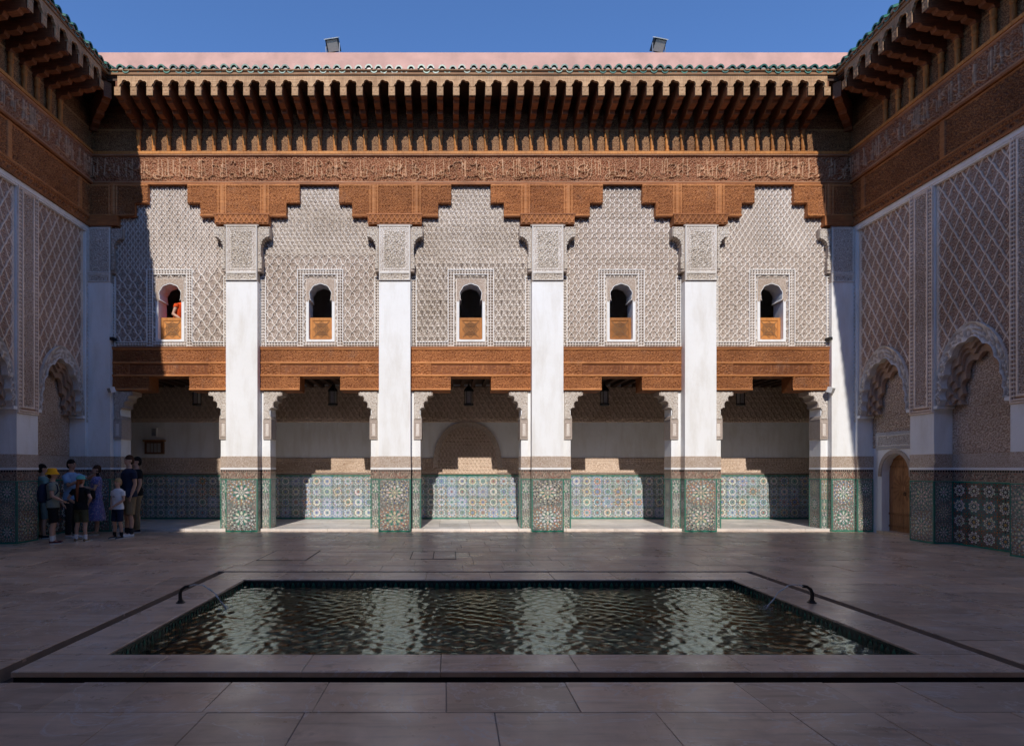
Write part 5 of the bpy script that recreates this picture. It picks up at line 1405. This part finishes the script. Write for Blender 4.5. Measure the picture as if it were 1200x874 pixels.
    for k in (0, 1):
        el, ha = Vector(arms[k][0]), Vector(arms[k][1]); S = Vector(sh[k]); cut = sleeve
        if cut <= 1: e = S.lerp(el, cut); c.tube([S * 1.0 + Vector((0, 0, .0)), S.lerp(el, cut * .5), e], [.070, .066, .064], 12)
        else: c.tube([S, el, el.lerp(ha, cut - 1)], [.068, .054, .044], 12)
    bmb(c); cm = remesh(c, .0125, top, 'top', 2); put('dress' if dress else 'shirt', cm, t)
    if not dress:
        c = MB(); loft(c, [(.80, .17 * G, .12 * G, 0, 0), (.88, .178 * G, .128 * G, 0, 0), (.95, .182 * G, .132 * G, 0, 0), (1.02, .168 * G, .118 * G, 0, 0)], 20)
        for k in (0, 1):
            P0, P1, P2 = Vector(hips[k]), Vector(kn[k]), Vector(ank[k])
            if bottom_len > .3: e = P0.lerp(P1, (P0.z - bottom_len) / (P0.z - P1.z)); c.tube([P0, P0.lerp(e, .5), e], [.098 * G, .094 * G, .086 * G], 14)
            else: c.tube([P0, P0.lerp(P1, .5), P1, P1.lerp(P2, .5), P2 + Vector((0, 0, .0))], [.098 * G, .088 * G, .070, .065, .058], 14)
        cm = remesh(c, .0125, bottom, 'bottom', 2); put('shorts' if bottom_len > .3 else 'trousers', cm, t)
    # shoes and socks
    for k in (0, 1):
        a = ank[k]; c = MB()
        for j, (yy, w, h) in enumerate(()): pass
        prof = [(.055, .030, .075), (.02, .042, .085), (-.05, .043, .075), (-.12, .047, .055), (-.17, .040, .042), (-.195, .018, .03)]
        vs = []; n = 10
        for yy, w, h in prof:
            for i in range(n): an = 2 * PI * i / n; vs.append((a[0] + w * math.cos(an), a[1] + yy, max(.001, h * .5 + h * .5 * math.sin(an) * 1.05)))
        L = len(prof); c.add(vs, [(j*n+i, j*n+(i+1) % n, (j+1)*n+(i+1) % n, (j+1)*n+i) for j in range(L-1) for i in range(n)] + [tuple(range(n-1, -1, -1)), tuple((L-1)*n+i for i in range(n))])
        so = c.obj('shoe', shoe, t, smooth=True, autosm=60)
        MB().add([(a[0] + (w + .006) * sx, a[1] + yy, zz) for zz in (0.0, .02) for yy, w, h in prof for sx in (-1, 1)],
                 [(2*j, 2*j+1, 2*j+3, 2*j+2) for j in range(L-1)] + [(2*L+2*j, 2*L+2*j+2, 2*L+2*j+3, 2*L+2*j+1) for j in range(L-1)] + [(2*j, 2*j+2, 2*L+2*j+2, 2*L+2*j) for j in range(L-1)] + [(2*j+1, 2*L+2*j+1, 2*L+2*j+3, 2*j+3) for j in range(L-1)]).obj('sole', 'cl_sole', so)
        if socks: MB().tube([(a[0], a[1] + .005, .06), (a[0], a[1] + .006, .19)], [.047, .049], 12).obj('sock', socks, t, smooth=True, autosm=50)
    # hair and hats
    hm_ = 'cl_' + hair
    c = MB(); ellips(c, (0, .016, 1.672), (.082 * hs, .096 * hs, .104 * hs), 16, 10, -.1)
    ellips(c, (0, .050, 1.635), (.074 * hs, .062 * hs, .085 * hs), 14, 8)
    if long_hair: c.tube([(0, .09, 1.68), (0, .125, 1.58), (0, .135, 1.42), (0, .14, 1.22), (0, .135, 1.08)], [.035, .042, .04, .034, .012], 10)
    bmb(c); put('hair', remesh(c, .011, hm_, 'hair', 2), t)
    if hat == 'bucket':
        c = MB().lathe([(.150, 1.655), (.156, 1.652), (.112, 1.705), (.100, 1.72), (.094, 1.785), (.080, 1.80), (.02, 1.806)], 0, .012, 22)
        bmb(c).obj('bucket_hat', 'cl_yellow', t, smooth=True, autosm=50)
    if hat == 'cap':
        c = MB(); ellips(c, (0, .012, 1.70), (.094 * hs, .108 * hs, .090 * hs), 18, 8, -.15); c.prism_y([(0, 0), (0, .001), (.001, 0)], 0, .001)
        v = []
        for i in range(13):
            a = PI + PI * i / 12; v.append((.085 * math.cos(a), -.07 + .115 * math.sin(a) * 1.0, 1.69 - .02 * abs(math.sin(a))))
        c.add(v + [(p[0], p[1], p[2] + .01) for p in v], [tuple(range(13)), tuple(range(25, 12, -1))] + [(i, i + 1, i + 14, i + 13) for i in range(12)])
        bmb(c).obj('cap', 'cl_teal', t, smooth=True, autosm=40)
    for kind, mat in extras:
        c = MB()
        if kind == 'backpack':
            loft(c, [(.98, .12, .07, 0, .20), (1.02, .15, .10, 0, .21), (1.2, .155, .11, 0, .215), (1.36, .14, .09, 0, .20), (1.43, .09, .05, 0, .18)], 16)
            o_ = bmb(c).obj('backpack', mat, t, smooth=True, autosm=60)
            for e in (-1, 1): MB().tube([(e * .10, .14, 1.42), (e * .105, .03, 1.475), (e * .11, -.10, 1.40), (e * .12, -.13, 1.25), (e * .16, .0, 1.08), (e * .14, .13, 1.03)], .018, 8, 0, .5).obj('strap', mat, o_)
        if kind == 'bag_strap':
            c.tube([(.13, .03, 1.475), (.06, -.13, 1.36), (-.05, -.150, 1.2), (-.17, -.09, 1.02), (-.195, .0, .95)], .016, 8, 0, .5); o_ = c.obj('cross_strap', mat, t, smooth=True)
            b2 = MB().bbox(-.25, -.19, -.08, .10, .78, .97, .02); b2.obj('waist_bag', mat, o_)
        if kind == 'camera':
            p = bend(arms[1][1]); c.box(p[0] - .14, p[0] + .02, p[1] - .06, p[1] + .02, p[2] - .03, p[2] + .08); c.lathe([(.035, p[2] - .0), (.035, p[2] + .05)], p[0] - .06, p[1] - .09, 12)
            c.obj('held_camera', mat, t)
        if kind == 'phone':
            p = bend(arms[1][1]); d = .07; c.box(p[0] - .04, p[0] + .04, p[1] - .105, p[1] - .095, p[2] - .04, p[2] + .10); c.obj('held_phone', mat, t)
        if kind == 'shoulder_bag':
            loft(c, [(.92, .11, .05, .20, -.10), (.96, .13, .07, .20, -.10), (1.10, .12, .06, .20, -.10), (1.14, .08, .03, .20, -.10)], 14); c.obj('shoulder_bag', mat, t, smooth=True)
        if kind == 'print':
            for (a, b_, w) in ((-.05, .05, .012), (-.03, .02, .02), (.0, .06, .01)): c.box(a, b_, -.152, -.146, 1.22 + w, 1.22 + w + .012)
            c.obj('shirt_print', mat, t)
    return t
DOWN = [((-.235, .03, 1.13), (-.225, -.05, .90)), ((.235, .03, 1.13), (.225, -.05, .90))]
CLASP = [((-.23, .0, 1.14), (-.04, -.19, .96)), ((.23, .0, 1.14), (.04, -.19, .96))]
HIPS = [((-.34, .06, 1.17), (-.19, -.03, 1.02)), ((.34, .06, 1.17), (.19, -.03, 1.02))]
POINT = [((-.22, -.12, 1.18), (-.14, -.34, 1.30)), ((.20, -.22, 1.32), (.12, -.46, 1.42))]
HOLD = [((-.22, -.06, 1.15), (-.06, -.30, 1.22)), ((.22, -.06, 1.15), (.06, -.31, 1.20))]
BENT = [((-.24, -.02, 1.14), (-.18, -.22, 1.02)), ((.24, .0, 1.13), (.23, -.16, .93))]
R = math.radians
def at(px, pyy): return at_floor(px, pyy)
x, y = at(62, 636.5); person('person', 'visitor in yellow bucket hat and grey tee with a dark backpack', x, y, 0, R(115), 1.50, BENT, 'cl_sage', 'cl_black', hat='bucket', hair='brown_hair', hs=1.05, bottom_len=.50, shoe='cl_maroon', socks='cl_sock', extras=(('backpack', 'cl_navy'),))
x, y = at(50, 630.5); person('person', 'dark-haired visitor in pale green half hidden behind the yellow hat', x, y, 0, R(140), 1.62, BENT, 'cl_mint', 'cl_grey_green', hair='dark_hair', bottom_len=.46)
x, y = at(84, 630); person('person', 'man in light blue shirt and dark trousers raising both forearms', x, y, 0, R(80), 1.72, POINT, 'cl_lightblue', 'cl_charcoal', skin='skin_tan', hair='dark_hair', bottom_len=.1, sleeve=.8, shoe='cl_white', extras=(('phone', 'cl_black'),))
x, y = at(95, 634); person('person', 'child in teal cap and black tee seen from behind, hands on hips', x, y, 0, R(172), 1.36, HIPS, 'cl_black', 'cl_olive', hair='red_hair', hs=1.14, bottom_len=.52, hat='cap', long_hair=True, shoe='cl_khaki', socks='cl_sock', stance=.14)
x, y = at(113, 626); person('person', 'woman in blue and purple patterned dress holding a black camera', x, y, 0, R(-55), 1.60, HOLD, 'cl_dress', 'cl_dress', hair='brown_hair', dress=True, sleeve=.5, shoe='cl_khaki', extras=(('camera', 'cl_black'), ('shoulder_bag', 'cl_black')))
x, y = at(138, 630.5); person('person', 'fair-haired boy in white tee and navy shorts with clasped hands', x, y, 0, R(-18), 1.30, CLASP, 'cl_white', 'cl_navy', hair='blond_hair', hs=1.16, bottom_len=.50, shoe='cl_charcoal', socks='cl_black', stance=.13, extras=(('print', 'cl_navy'),))
x, y = at(151, 628.5); person('person', 'tall man in navy tee and khaki shorts behind the boy in white', x, y, 0, R(-38), 1.82, DOWN, 'cl_navy', 'cl_khaki', skin='skin_fair', hair='brown_hair', girth=1.12, bottom_len=.48, shoe='cl_sock', socks='cl_charcoal', extras=(('bag_strap', 'cl_black'),))
x, y = at(160, 623.5); person('person', 'man in black tee and khaki trousers just behind the tall man', x, y, 0, R(-50), 1.80, DOWN, 'cl_black', 'cl_khaki', hair='dark_hair', bottom_len=.1, shoe='cl_charcoal')
person('person', 'person in orange-red top leaning in the leftmost upper window', -7.45, FY + .52, 4.2, R(70), 1.86, BENT, 'cl_orange', 'cl_charcoal', hair='dark_hair', bottom_len=.1, lean=.35, sleeve=.35)
